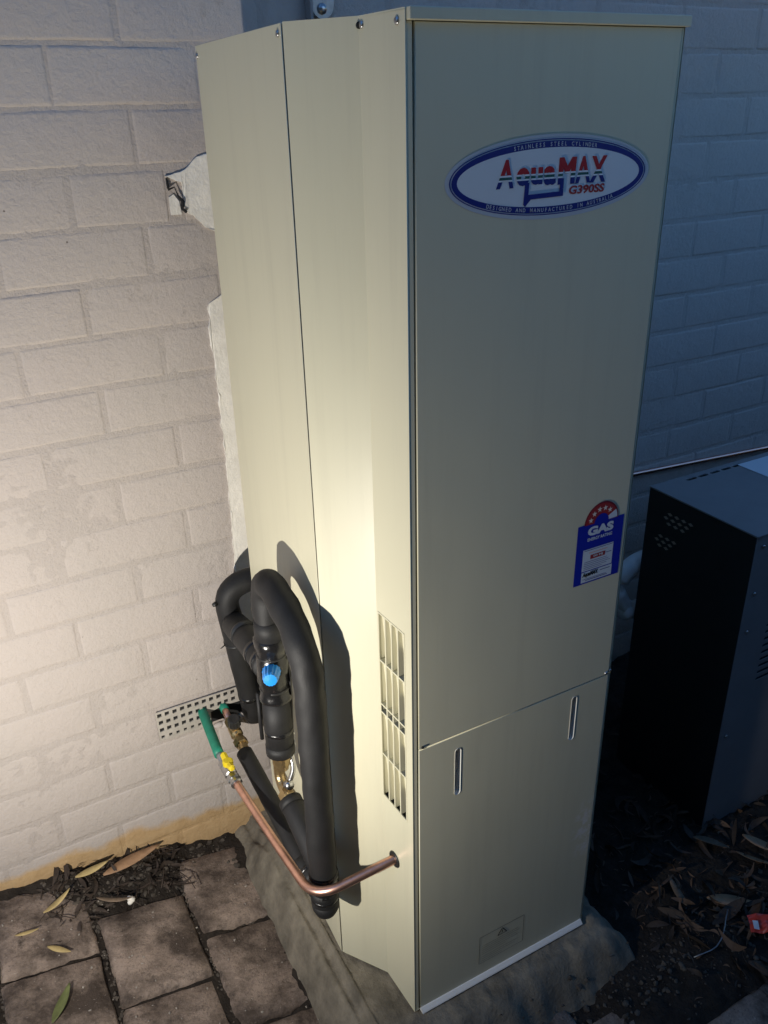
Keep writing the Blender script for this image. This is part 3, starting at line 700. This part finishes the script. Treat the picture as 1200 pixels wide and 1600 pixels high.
# clear warning label with a triangle
wx0, wx1, wz0, wz1 = 0.1445, 0.2545, 0.1000, 0.1785
yl = YF - 0.0006 - 0.0003
wl = link('warning_label', join([stroke([(wx0, wz0), (wx0, wz1)], .0010, yl), stroke([(wx0, wz1), (wx1, wz1)], .0010, yl - .0001), stroke([(wx1, wz1), (wx1, wz0)], .0010, yl), stroke([(wx1, wz0), (wx0, wz0)], .0007, yl - .0001)]), M['faint'], heater)
link('warning_triangle', join([stroke([(0.189, 0.158), (0.200, 0.1745)], .0022, yl - .0003), stroke([(0.200, 0.1745), (0.211, 0.158)], .0022, yl - .0004), stroke([(0.189, 0.158), (0.211, 0.158)], .0014, yl - .0005), stroke([(0.200, 0.161), (0.200, 0.169)], .0018, yl - .0003)]), M['dark'], wl)
faintm = mat('ghost_print', (0.30, 0.275, 0.20), 0.5)
link('warning_text', join([stroke([(wx0 + .006, z), (wx0 + .006 + w, z)], .0009, yl - .0003) for z, w in ((0.150, .09), (0.144, .094), (0.138, .086), (0.132, .093), (0.126, .06), (0.118, .092), (0.112, .08), (0.106, .05))]), faintm, wl)
# printed data panel on the rear side facet, half hidden by the pipes
def side_line(y0_, y1_, z, w):
    b = bmesh.new(); x = -0.0762
    b.faces.new([b.verts.new(p) for p in ((x, y0_, z - w), (x, y1_, z - w), (x, y1_, z + w), (x, y0_, z + w))]); me = bpy.data.meshes.new('l'); b.to_mesh(me); b.free(); return me
link('data_print', join([side_line(-0.470 + random.uniform(0, .01), -0.395 - random.uniform(0, .03), 0.50 + 0.0085 * i, 0.0011) for i in range(19)]), faintm, heater)

# ------------------------------------------------------------------ insulated water pipework
pw = thing('water_pipework', 'black foam lagged water pipe loop with mixing valve and blue cap beside heater', 'pipework', (-0.12, -0.45, 0.27))
PX = -0.122
def part(name, pts, r, m, parent=pw, jit=0.0012, seg=20, smooth=True):
    bb = bmesh.new(); tube(bb, pts, r, seg, jit); return obj(name, bb, M[m], parent, smooth)
hose_path = fillet([(PX, -0.597, 0.325), (PX, -0.599, 0.860), (PX, -0.515, 0.925), (PX + .002, -0.408, 0.930), (PX + .003, -0.412, 0.800)], [0.12, 0.06, 0.06], 10)
part('riser_lagging', dense(hose_path, 0.018), 0.0265, 'foam', jit=0.0028, seg=24)
part('riser_collar', [(PX, -0.597, 0.352), (PX, -0.597, 0.335)], 0.0285, 'foam'); part('tape_band', [(PX, -0.597, 0.336), (PX, -0.597, 0.322)], 0.0268, 'tape')
part('elbow_lagging', dense(fillet([(PX, -0.597, 0.330), (PX, -0.598, 0.283), (PX + .012, -0.560, 0.279)], 0.03, 6), .01), [0.0272] * 1 + [0.0272] * (len(dense(fillet([(PX, -0.597, 0.330), (PX, -0.598, 0.283), (PX + .012, -0.560, 0.279)], 0.03, 6), .01)) - 1), 'foam')
part('elbow_end', [(PX, -0.597, 0.300), (PX, -0.598, 0.280), (PX, -0.598, 0.268), (PX, -0.598, 0.2615)], [0.0272, 0.0265, 0.0215, 0.010], 'foam')
part('tape_band', [(PX, -0.597, 0.312), (PX, -0.597, 0.306)], 0.0278, 'tape')
# mixing valve body wrapped in tape
part('valve_collar', [(PX + .003, -0.412, 0.838), (PX + .003, -0.412, 0.800)], 0.0285, 'foam')
vb = []
for z, r in ((0.802, .027), (0.797, .0315), (0.780, .0315), (0.776, .0285), (0.758, .0288), (0.754, .0312), (0.700, .0312), (0.696, .0285), (0.672, .0290), (0.668, .0312), (0.660, .0312), (0.657, .027)):
    vb.append(((PX + .003, -0.412, z), r))
body = part('valve_body', [p for p, _ in vb], [r for _, r in vb], 'tape', jit=0.003)
for z in (0.764, 0.688): part('cable_tie', [(PX + .003, -0.412, z), (PX + .003, -0.412, z - .004)], 0.0300, 'blackp', jit=0)
part('lower_lagging', [(PX + .003, -0.412, 0.660), (PX + .003, -0.411, 0.60), (PX + .003, -0.410, 0.535)], [0.0275, 0.0285, 0.0275], 'foam'); part('lagging_seam', [(PX - .022, -0.378, 0.655), (PX - .022, -0.376, 0.54)], 0.004, 'foam', jit=0)
part('lower_collar', [(PX + .003, -0.410, 0.545), (PX + .003, -0.410, 0.522)], 0.0292, 'foam')
# torn lagging flap on the far edge of the body
bb = bmesh.new(); fl = [(PX + .02, -0.425, 0.79), (PX + .028, -0.432, 0.72), (PX + .026, -0.44, 0.715), (PX + .028, -0.428, 0.64), (PX + .024, -0.428, 0.555), (PX + .010, -0.42, 0.56), (PX + .010, -0.42, 0.79)]
fv = [bb.verts.new(p) for p in fl]; gv = [bb.verts.new((p[0] + .004, p[1] + .004, p[2])) for p in fl]; bb.faces.new(fv); bb.faces.new(gv[::-1])
for k in range(len(fl)): bb.faces.new((fv[k], fv[(k + 1) % len(fl)], gv[(k + 1) % len(fl)], gv[k]))
obj('lagging_flap', bb, M['foam'], pw)
capd = Vector((-0.42, -0.88, 0.10)).normalized()
cp = Vector((PX + .003, -0.412, 0.738))
bb = bmesh.new(); lathe(bb, cp + capd * 0.026, capd, [(0, 0.0175), (0.004, 0.0178), (0.010, 0.0165), (0.030, 0.0145), (0.035, 0.0125), (0.036, 0.003)], 28, 1); cap = obj('valve_cap', bb, M['blue'], pw, False)
bb = bmesh.new(); lathe(bb, cp + capd * 0.018, capd, [(0, 0.021), (0.010, 0.020)], 20); obj('cap_collar', bb, M['tape'], pw, True)
# branch to the hot pipe, then down into the wall
br = dense(fillet([(PX + .003, -0.385, 0.715), (PX + .006, -0.27, 0.705), (PX + .020, -0.13, 0.660)], 0.05, 6), .012)
part('branch_lagging', br, 0.0285, 'foam')
part('cable_tie', [Vector((PX + .0085, -0.238, 0.699)), Vector((PX + .009, -0.232, 0.698))], 0.0305, 'blackp', jit=0)
wp = dense(fillet([(-0.048, 0.00, 0.335), (-0.062, -0.075, 0.345), (-0.112, -0.105, 0.745), (0.04, -0.105, 0.748)], [0.05, 0.06], 8), .015)
part('hot_lagging', wp, 0.0265, 'foam')
part('hot_seam_knob', [(-0.140, -0.112, 0.712), (-0.133, -0.110, 0.712)], [0.004, 0.006], 'blackp', jit=0)
part('cable_tie', [(-0.0935, -0.094, 0.595), (-0.0930, -0.0938, 0.591)], 0.0285, 'blackp', jit=0)
for t_ in (0.03, 0.18):
    a_ = Vector(br[int(len(br) * t_ + 1)]); b_ = Vector(br[int(len(br) * t_ + 2)]); part('tape_band', [a_, b_], 0.0298, 'tape', jit=.002)
part('tape_band', [(PX + .003, -0.411, 0.585), (PX + .003, -0.411, 0.577)], 0.0292, 'tape', jit=.002)
part('tape_band', [(PX, -0.597, 0.372), (PX, -0.597, 0.356)], 0.0288, 'tape', jit=.003)
part('tape_band', [(-0.0715, -0.081, 0.42), (-0.0725, -0.082, 0.43)], 0.0278, 'tape', jit=.002)
part('cable_tie', [(PX, -0.597, 0.3465), (PX, -0.597, 0.343)], 0.0300, 'blackp', jit=0)
part('tie_tail', [(PX - .030, -0.604, 0.345), (PX - .040, -0.609, 0.349)], 0.0014, 'blackp', jit=0, seg=6)
part('tie_tail', [(-0.1215, -0.100, 0.594), (-0.133, -0.103, 0.590)], 0.0014, 'blackp', jit=0, seg=6)
# brass unions and lever between valve and branch
bb = bmesh.new(); lathe(bb, (PX + .003, -0.410, 0.524), (0, 0, -1), [(0, .015), (.012, .015), (.0121, .019), (.030, .019), (.031, .013), (.045, .013)], 16); brz = obj('brass_union', bb, M['brass'], pw, False)
bb = bmesh.new(); tube(bb, dense(fillet([(PX + .003, -0.390, 0.485), (PX + .001, -0.392, 0.437), (PX, -0.44, 0.424)], .03, 6), .01), .0115, 14); hexnut(bb, (PX, -0.425, 0.428), (0, -1, -.1), .018, .02); obj('brass_elbow', bb, M['brass'], pw, False)
bb = bmesh.new(); tube(bb, dense(fillet([(PX + .02, -0.405, 0.52), (PX + .022, -0.428, 0.485), (PX + .006, -0.430, 0.452)], .015, 5), .006), .0055, 10); lathe(bb, (PX + .018, -0.402, 0.522), (.3, -.7, 0), [(0, .009), (.012, .009)], 8); lathe(bb, (PX + .004, -0.43, 0.452), (.1, -.7, .2), [(0, .011), (.012, .009)], 8); obj('drain_cock', bb, M['steel'], pw, True)
part('branch_lagging', dense([(PX, -0.446, 0.422), (PX, -0.50, 0.410), (PX, -0.585, 0.375)], .02), 0.0235, 'foam'); part('branch_collar', [(PX, -0.446, 0.423), (PX, -0.462, 0.419)], 0.0248, 'foam')
# cold inlet from the stop valve at the wall
ci = dense([(-0.129, -0.180, 0.346), (-0.126, -0.34, 0.322), (-0.122, -0.500, 0.290)], .02)
part('inlet_lagging', ci, 0.0188, 'foam', jit=0.0015)
part('inlet_joint', dense([(-0.122, -0.488, 0.294), (-0.121, -0.545, 0.287)], .01), 0.0235, 'foam', jit=0.004); part('tape_band', [(-0.122, -0.515, 0.291), (-0.1215, -0.525, 0.290)], 0.0248, 'tape', jit=.003)
part('inlet_joint', dense([(-0.121, -0.540, 0.287), (-0.121, -0.590, 0.292)], .01), 0.0215, 'foam', jit=0.003)
bb = bmesh.new(); tube(bb, [(-0.120, 0.01, 0.357), (-0.124, -0.07, 0.357)], .0085, 14); obj('inlet_tail', bb, M['copper'], pw, True)
bb = bmesh.new(); tube(bb, [(-0.120, 0.01, 0.357), (-0.1215, -0.028, 0.357)], .0105, 14); obj('inlet_sleeve', bb, M['green'], pw, True)
bb = bmesh.new(); ax = Vector((-0.03, -1, -0.08)).normalized(); p0 = Vector((-0.124, -0.068, 0.358))
hexnut(bb, p0, ax, .0145, .022); lathe(bb, p0 + ax * .022, ax, [(0, .011), (.006, .0145), (.034, .0150), (.040, .011), (.052, .011)], 16); hexnut(bb, p0 + ax * .072, ax, .0165, .020); lathe(bb, p0 + ax * .09, ax, [(0, .012), (.028, .012)], 14)
lathe(bb, p0 + ax * .04, (-.05, -.25, 1), [(0, .012), (.022, .012)], 14); sv = obj('stop_valve', bb, M['brass'], pw, False)
bb = bmesh.new(); lathe(bb, p0 + ax * .04 + Vector((-.001, -.005, .022)), (-.05, -.25, 1), [(0, .0150), (.003, .0158), (.020, .0158), (.024, .0145), (.0245, .012), (.0235, .004)], 24, 1); obj('handwheel', bb, M['blackp'], sv, False)

# ------------------------------------------------------------------ gas line
gp = thing('gas_pipe', 'bent copper gas pipe with yellow handled valve and green sleeve', 'gas pipe', (-0.17, -0.25, 0.355))
GD = [(-0.171, 0.015, 0.362), (-0.184, -0.165, 0.352)]
bb = bmesh.new(); tube(bb, dense(GD, .02), .0118, 16); obj('green_sleeve', bb, M['green'], gp, True)
bb = bmesh.new(); tube(bb, [(-0.183, -0.150, 0.353), (-0.1835, -0.200, 0.351)], .0088, 14, .001); obj('pipe_stub', bb, M['galv'], gp, True)
gax = Vector((0.045, -1, 0.0)).normalized(); g0p = Vector((-0.1835, -0.192, 0.351))
bb = bmesh.new(); hexnut(bb, g0p, gax, .0140, .018); lathe(bb, g0p + gax * .018, gax, [(0, .010), (.004, .0145), (.030, .0145), (.034, .010)], 16); hexnut(bb, g0p + gax * .052, gax, .0150, .016); lathe(bb, g0p + gax * .068, gax, [(0, .012), (.012, .0135), (.014, .010)], 16); lathe(bb, g0p + gax * .034, (0, 0, 1), [(0, .008), (.020, .008)], 12); gv_ = obj('gas_valve', bb, M['steel'], gp, False)
bb = bmesh.new(); hp = g0p + gax * .034 + Vector((0, 0, .020)); lathe(bb, hp, (0, 0, 1), [(0, .012), (.010, .012), (.012, .009)], 14)
for s in (-1, 1):
    a = hp + Vector((0, 0, .003)); bx0 = a + gax * (s * .006); bx1 = a + gax * (s * .030) + Vector((0, 0, .006)); tube(bb, [bx0, bx1 - gax * s * .004, bx1], [.0085, .0075, .004], 8)
obj('valve_handle', bb, M['yellow'], gv_, False)
cpth = dense(fillet([g0p + gax * .075, (-0.1700, -0.45, 0.352), (-0.1640, -0.650, 0.378), tuple(BU + N1 * -0.012)], [0.10, 0.055], 10), .012)
bb = bmesh.new(); tube(bb, cpth, .0088, 16); obj('copper_tube', bb, M['copper'], gp, True)

# ------------------------------------------------------------------ wall vent with punched grate, partly broken by the pipes
vt = thing('air_vent', 'pale punched metal air vent low in the wall, pipes poking through it', 'vent', (-0.17, -0.01, 0.35))
cols, rows, vx0, vx1, vz0, vz1 = 14, 4, -0.284, -0.030, 0.318, 0.402
hl = []
px_, pz_ = (vx1 - vx0) / cols, (vz1 - vz0) / rows
for i in range(cols):
    for j in range(rows):
        if i >= 7 and j < 2: continue
        cxh, czh = vx0 + (i + .5) * px_ + random.uniform(-.0006, .0006), vz0 + (j + .5) * pz_ + random.uniform(-.0006, .0006); h_ = 0.0054
        if j == 0: h_ *= 0.75
        hl.append([(cxh - h_, czh - h_ * .8), (cxh - h_ * .8, czh - h_), (cxh + h_, czh - h_ * .85), (cxh + h_, czh + h_), (cxh - h_ * .9, czh + h_)])
gap = [(vx0 + 7 * px_ + .001, vz0 - .002), (vx0 + 7 * px_ + .004, vz0 + .036), (vx0 + 9 * px_, vz0 + .042), (vx0 + 11 * px_, vz0 + .040), (vx1 + .002, vz0 + .041), (vx1 + .002, vz1), (vx0, vz1), (vx0, vz0)]
link('grate', plate(gap, [h for h in hl], 0.003, (0, -0.0105, 0), (1, 0, 0), Z, (0, -1, 0)), M['vent'], vt)
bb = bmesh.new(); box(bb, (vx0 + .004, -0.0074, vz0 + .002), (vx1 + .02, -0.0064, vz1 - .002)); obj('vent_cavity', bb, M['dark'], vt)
# broken mortar lumps under the opening
bb = bmesh.new()
for i in range(9):
    r0 = bmesh.ops.create_icosphere(bb, subdivisions=1, radius=0.010 + 0.008 * random.random()); c = Vector((-0.135 + i * 0.016, -0.006, 0.303 + random.uniform(-.008, .006)))
    for v in r0['verts']: v.co = Vector((v.co.x * 1.3, v.co.y * .6, v.co.z * .7)) * (1 + .3 * n3(v.co.x * 90 + i, v.co.y * 90, v.co.z * 90)) + c
obj('broken_mortar', bb, M['wall'], vt, True)

# ------------------------------------------------------------------ bracket high on the wall
bk = thing('wall_bracket', 'round ended galvanised bracket with bolt on the wall above the heater', 'bracket', (0.236, -0.01, 1.85))
link('strap', plate(stadium(0.238, 1.95, 0.048, 0.235), [], 0.003, (0, -0.014, 0), (1, 0, 0), Z, (0, -1, 0), .0008), M['galv'], bk)
bb = bmesh.new(); box(bb, (0.205, -0.030, 1.80), (0.211, -0.006, 2.2), .001); obj('strap_edge', bb, M['cab'], bk)
bb = bmesh.new(); lathe(bb, (0.236, -0.014, 1.850), (0, -1, 0), [(0, .0095), (.002, .0095), (.0021, .006), (.006, .0055), (.007, .003)], 16); obj('bolt', bb, M['steel'], bk, True)

# ------------------------------------------------------------------ copper line on the wall at the right
cw = bmesh.new(); tube(cw, dense([(0.45, -0.018, 0.738), (1.17, -0.018, 0.691), (1.76, -0.018, 0.653), (2.6, -0.018, 0.60)], .1), .0075, 14)
tag(obj('copper_line', cw, M['copper_old'], smooth=True), 'thin bright copper line running along the blue shaded wall', 'pipe')

# ------------------------------------------------------------------ dark heating cabinet at the right
HX0, HX1, HY0, HY1, HZ = 0.890, 1.95, -0.660, -0.352, 0.848
cab = thing('heating_cabinet', 'low dark metal outdoor heating cabinet to the right of the water heater', 'cabinet', (1.4, -0.5, 0))
tslots = [stadium(0.985 + i * 0.043, 0, 0.030, 0.0001) for i in range(0)]
tslots = [[(HX0 + 0.10 + i * 0.040, HY1 - 0.026), (HX0 + 0.126 + i * 0.040, HY1 - 0.026), (HX0 + 0.130 + i * 0.040, HY1 - 0.021), (HX0 + 0.126 + i * 0.040, HY1 - 0.016), (HX0 + 0.10 + i * 0.040, HY1 - 0.016), (HX0 + 0.096 + i * 0.040, HY1 - 0.021)] for i in range(20)]
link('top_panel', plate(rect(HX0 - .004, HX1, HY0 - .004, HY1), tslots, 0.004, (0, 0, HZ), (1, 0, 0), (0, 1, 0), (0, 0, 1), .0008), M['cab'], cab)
bb = bmesh.new(); box(bb, (HX0 + .002, HY0 + .003, -0.02), (HX1, HY1 - .003, HZ - .006)); obj('cabinet_core', bb, M['cab_shade'], cab)
bb = bmesh.new(); box(bb, (HX0 - .001, HY0 + .0005, -0.02), (HX0 + .001, HY1, HZ - .004)); sidep = obj('end_panel', bb, M['cab_shade'], cab)
fsl = []
for i in range(12):
    zc = 0.800 - i * 0.019 - 0.03; fsl.append([(HX0 + 0.075, zc - .004), (HX0 + 0.20, zc - .004), (HX0 + 0.204, zc), (HX0 + 0.20, zc + .004), (HX0 + 0.075, zc + .004), (HX0 + 0.071, zc)])
fsl = [[(x + .02, z - .12) for x, z in s] for s in fsl]
fr_ = link('front_panel', plate(rect(HX0, HX1, -0.02, HZ - .006), fsl, 0.002, (0, HY0 - .001, 0), (1, 0, 0), Z, (0, -1, 0), .0005), M['cab'], cab)
for (x, z) in ((0.912, 0.818), (0.912, 0.70), (0.912, 0.60), (0.912, 0.30), (1.2, 0.815), (1.2, .3)): screw((x, HY0 - .003, z), (0, -1, 0), 0.0042, cab, 'steel')
for (yc, zc, nr, w_) in ((-0.455, 0.800, 3, 5), (-0.425, 0.735, 3, 4)):
    bb = bmesh.new()
    for i in range(w_):
        for j in range(nr):
            if i < j * 0.8 - 0.5 or (i == 0 and j == 0): continue
            y = yc + (i - w_ / 2) * 0.021 + (0.0105 if j % 2 else 0); z = zc - j * 0.0125
            bb.faces.new([bb.verts.new((HX0 - .0022, y + dy, z + dz)) for dy, dz in ((-.0085, 0), (0, .0045), (.0085, 0), (0, -.0045))])
    obj('vent_mesh', bb, M['mesh'], sidep)
bb = bmesh.new(); box(bb, (1.165, HY1 - .14, HZ + .0004), (1.30, HY1 - .02, HZ + .0012)); obj('rating_label', bb, M['white'], cab)
# white waste pipes between the two appliances
pv = thing('pvc_pipe', 'short white plastic drain pipe elbows behind the dark cabinet', 'pipe', (0.9, -0.3, 0.4))
bb = bmesh.new(); tube(bb, dense(fillet([(1.12, -0.315, 0.622), (0.905, -0.322, 0.618), (0.868, -0.322, 0.600), (0.862, -0.318, 0.578)], .03, 6), .01), .024, 16); obj('elbow', bb, M['pvc'], pv, True)
bb = bmesh.new(); tube(bb, dense(fillet([(0.98, -0.322, 0.475), (0.890, -0.322, 0.480), (0.856, -0.318, 0.545)], .04, 6), .01), .019, 16); lathe(bb, (0.905, -0.322, 0.479), (-1, 0, .05), [(0, .025), (.03, .025)], 16); obj('riser', bb, M['pvc'], pv, True)

# ------------------------------------------------------------------ litter
def leaf_bm(bm, p, L, W, head, curl=0.2, tilt=0.0, roll=0.0, bend=0.0, n=9):
    """lanceolate leaf: folded along the midrib, curled lengthwise"""
    mtx = Matrix.Translation(p) @ Matrix.Rotation(head, 4, 'Z') @ Matrix.Rotation(tilt, 4, 'Y') @ Matrix.Rotation(roll, 4, 'X')
    Lr = []
    for k in range(n + 1):
        t = k / n; w = W * 0.5 * (math.sin(math.pi * min(1, t * 0.94 + 0.03)) ** 0.8) * (1.12 - 0.35 * t)
        x = (t - 0.5) * L; yb = bend * L * (t - 0.5) ** 2 * 2; z = curl * L * (t - 0.5) ** 2
        Lr.append([bm.verts.new(mtx @ Vector((x, yb - w, z + w * .35))), bm.verts.new(mtx @ Vector((x, yb, z))), bm.verts.new(mtx @ Vector((x, yb + w, z + w * .35)))])
    for a, b_ in zip(Lr, Lr[1:]):
        bm.faces.new((a[0], a[1], b_[1], b_[0])); bm.faces.new((a[1], a[2], b_[2], b_[1]))
def leaf(p, L, W, head, m, label, group=None, **kw):
    bm = bmesh.new(); leaf_bm(bm, Vector(p), L, W, head, **kw)
    ret = bmesh.ops.extrude_face_region(bm, geom=bm.faces[:])
    for v in [g for g in ret['geom'] if isinstance(g, bmesh.types.BMVert)]: v.co.z -= 0.0006
    return tag(obj('leaf', bm, M[m], smooth=True), label, 'leaf', group)
leaf((-0.405, -0.045, 0.022), 0.150, 0.030, R(14), 'leaf_tan', 'long tan gum leaf lying against the foot of the wall', curl=.12, roll=R(12), tilt=R(4))
leaf((-0.585, -0.108, 0.050), 0.072, 0.016, R(22), 'leaf_yel', 'pale yellow curled leaf beside the debris at the wall', curl=.5, tilt=R(-12))
leaf((-0.605, -0.215, 0.026), 0.058, 0.014, R(-42), 'leaf_yel', 'small pale yellow leaf lying flat on the left paver', curl=.2)
leaf((-0.620, -0.355, 0.034), 0.086, 0.027, R(58), 'leaf_grn', 'green leaf resting across the paver joint', curl=.25, roll=R(-20))
leaf((-0.498, -0.052, 0.048), 0.080, 0.018, R(8), 'leaf_yel', 'yellow leaf on top of the dark debris at the wall', curl=.35, roll=R(15))
leaf((-0.660, -0.148, 0.040), 0.050, 0.010, R(-8), 'leaf_yel', 'tiny bleached leaf near the left picture edge', curl=.3)
leaf((-0.468, -0.150, 0.030), 0.085, 0.012, R(-28), 'leaf_gry', 'thin grey curled leaf in the paver joint', curl=.5)
for i, (x, y, L, W_, hd, mm, lb) in enumerate((
    (0.790, -0.845, 0.125, 0.034, -28, 'leaf_tan', 'largest tan leaf on the litter before the dark cabinet'),
    (0.915, -0.800, 0.085, 0.026, -62, 'leaf_tan', 'pale upright leaf propped against the cabinet foot'),
    (0.860, -0.715, 0.090, 0.040, -40, 'leaf_gry', 'grey leaf at the lower corner of the dark cabinet'),
    (0.962, -0.780, 0.095, 0.030, -55, 'leaf_tan', 'tan leaf at the right picture edge below the cabinet'),
    (0.735, -1.000, 0.100, 0.034, -40, 'leaf_brn', 'grey leaf below the red wrapper'),
    (0.690, -0.770, 0.090, 0.018, 70, 'leaf_gry', 'narrow curled grey leaf at the edge of the shade'))):
    leaf((x, y, soil_z(x, y) + 0.018), L, W_, R(hd), mm, lb, curl=random.uniform(.1, .5), roll=R(random.uniform(-30, 10)), tilt=R(random.uniform(-14, 14)))
# leaf mould and twigs that nobody could count
bm = bmesh.new()
def litter_bm(bm, n, xr, yr, lmin, lmax, lift):
    for i in range(n):
        x, y = random.uniform(*xr), random.uniform(*yr)
        leaf_bm(bm, Vector((x, y, soil_z(x, y) + random.uniform(0.002, lift))), (L := random.uniform(lmin, lmax) * random.uniform(.5, 1.1)), L * random.uniform(.12, .32), random.uniform(0, 6.28), random.uniform(-.5, 1.0), random.uniform(-.6, .6), random.uniform(-1.2, 1.2), random.uniform(-.5, .5), 5)
litter_bm(bm, 170, (0.60, 1.5), (-0.97, -0.55), .03, .10, .022); litter_bm(bm, 500, (0.55, 1.4), (-1.0, -0.5), .008, .03, .02); o = obj('leaf_litter', bm, M['leaf_brn'], smooth=True); o['kind'] = 'stuff'; tag(o, 'brown leaf litter heaped in front of the dark cabinet', 'leaf litter')
bm = bmesh.new(); litter_bm(bm, 300, (0.50, 1.5), (-1.02, -0.20), .03, .10, .02); o = obj('leaf_mould', bm, M['leaf_drk'], smooth=True); o['kind'] = 'stuff'; tag(o, 'dark rotting leaf mould between the heater and the cabinet', 'leaf mould')
bm = bmesh.new(); litter_bm(bm, 130, (-0.62, -0.30), (-0.125, -0.012), .02, .06, .025); litter_bm(bm, 20, (-0.68, -0.45), (-0.2, -0.05), .015, .05, .02)
for i in range(34):
    x, y = random.uniform(-.64, -.28), random.uniform(-.17, -.01); a = random.uniform(0, 6.28); L = random.uniform(.02, .075); z = soil_z(x, y) + random.uniform(.012, .03)
    tube(bm, [(x, y, z), (x + L * .5 * math.cos(a) + .004, y + L * .5 * math.sin(a), z + random.uniform(-.003, .008)), (x + L * math.cos(a), y + L * math.sin(a), z + random.uniform(-.01, .01))], .0012, 5)
o = obj('wall_debris', bm, M['leaf_drk'], smooth=True); o['kind'] = 'stuff'; tag(o, 'dark twigs and dead leaves piled at the foot of the wall', 'debris')
def crumbs(name, n, fn, m, label, cat):
    bm = bmesh.new()
    for i in range(n):
        x, y, z, r = fn(); ret = bmesh.ops.create_icosphere(bm, subdivisions=1, radius=r); s = (random.uniform(.7, 1.4), random.uniform(.7, 1.4), random.uniform(.5, .9)); k = random.random() * 50
        for v in ret['verts']:
            f = 1 + .75 * n3(v.co.x / r + k, v.co.y / r, v.co.z / r); v.co = Vector((v.co.x * s[0] * f + x, v.co.y * s[1] * f + y, v.co.z * s[2] * f + z))
    o = obj(name, bm, M[m], smooth=False); o['kind'] = 'stuff'; tag(o, label, cat)
def c_soil():
    k = random.random()
    if k < .35: x, y = random.uniform(-.62, -.16), random.uniform(-.13, -.01)
    elif k < .5: x, y = -0.198 + random.gauss(0, .008), random.uniform(-.9, -.05)
    elif k < .85: x, y = random.uniform(-.15, .62), -0.885 + random.gauss(0, .03)
    else: x, y = random.uniform(.5, 1.1), random.uniform(-1.0, -.8)
    return x, y, max(soil_z(x, y), slab_z(x, y) if (-0.215 < x < .62 and y > -.93) else -1) + .001, random.choice((.0012, .0016, .0018, .0022, .0025, .003, .004, .006))
crumbs('soil_crumbs', 1500, c_soil, 'crumb', 'crumbs of dark soil along the wall and the slab edge', 'soil')
def c_chip():
    x, y = random.uniform(-.75, -.15), random.uniform(-.65, -.03)
    return x, y, zg(x, y) + .001, random.choice((.0010, .0013, .0018, .0026))
crumbs('pale_grit', 170, c_chip, 'chip', 'pale grit scattered over the brown pavers', 'grit')
def c_joint():
    c = random.randint(-1, 2); x = PAVX0 + PAVW * c + random.gauss(0, .004); y = random.uniform(-.75, -.1)
    return x, y, zg(x, y) - .009, random.choice((.002, .003, .004))
crumbs('joint_dirt', 420, c_joint, 'crumb', 'loose dark dirt filling the joints between the pavers', 'dirt')
bm = bmesh.new()
for i in range(4):
    r0 = bmesh.ops.create_icosphere(bm, subdivisions=2, radius=.006)
    for v in r0['verts']: v.co = v.co * (1 + .5 * n3(v.co.x * 300 + i * 4, v.co.y * 300, v.co.z * 300)) + Vector((-0.437 + (i % 2) * .006, -0.150 + (i // 2) * .006, 0.006 + (i % 3) * .003))
tag(obj('mortar_crumb', bm, M['bare'], smooth=True), 'small white crumb of mortar on the paver near the wall debris', 'mortar crumb')
# crumpled red wrapper at the right
wr = thing('wrapper', 'crumpled red and white wrapper on the leaf litter', 'wrapper', (0.79, -0.945, 0.0))
bm = bmesh.new(); nn = 8; zb0 = soil_z(0.80, -0.935) + 0.022
ex, ey = Vector((0.80, -0.45, 0)).normalized(), Vector((0.45, 0.80, 0.55)).normalized()
V = [[bm.verts.new(Vector((0.755, -0.925, zb0)) + ex * (i / nn * .075) + ey * (j / nn * .036) + Vector((0, 0, .010 * n3(i, j, 1, .45)))) for j in range(nn + 1)] for i in range(nn + 1)]
for i in range(nn):
    for j in range(nn): bm.faces.new((V[i][j], V[i + 1][j], V[i + 1][j + 1], V[i][j + 1]))
obj('wrapper_skin', bm, M['wrapper'], wr)
bm = bmesh.new()
for (a0, a1, b0, b1) in ((.05, .22, .12, .6), (.72, .95, .3, .75)):
    bm.faces.new([bm.verts.new(Vector((0.755, -0.925, zb0)) + ex * (a * .075) + ey * (b_ * .036) + Vector((0, -.004, .008 + .010 * n3(a * nn, b_ * nn, 1, .45)))) for a, b_ in ((a0, b0), (a1, b0), (a1, b1), (a0, b1))])
obj('wrapper_print', bm, M['white'], wr)
# wire loop in the litter
bm = bmesh.new(); tube(bm, [Vector((0.600 + .020 * i, -0.905 - .020 * math.sin(i * .5) + .004 * i, soil_z(0.6 + .02 * i, -.9) + .018)) for i in range(9)], .0014, 6)
tag(obj('wire', bm, M['galv'], smooth=True), 'thin pale wire curling out of the leaf litter', 'wire')
for o in bpy.data.objects:
    if '_loc' in o: del o['_loc']
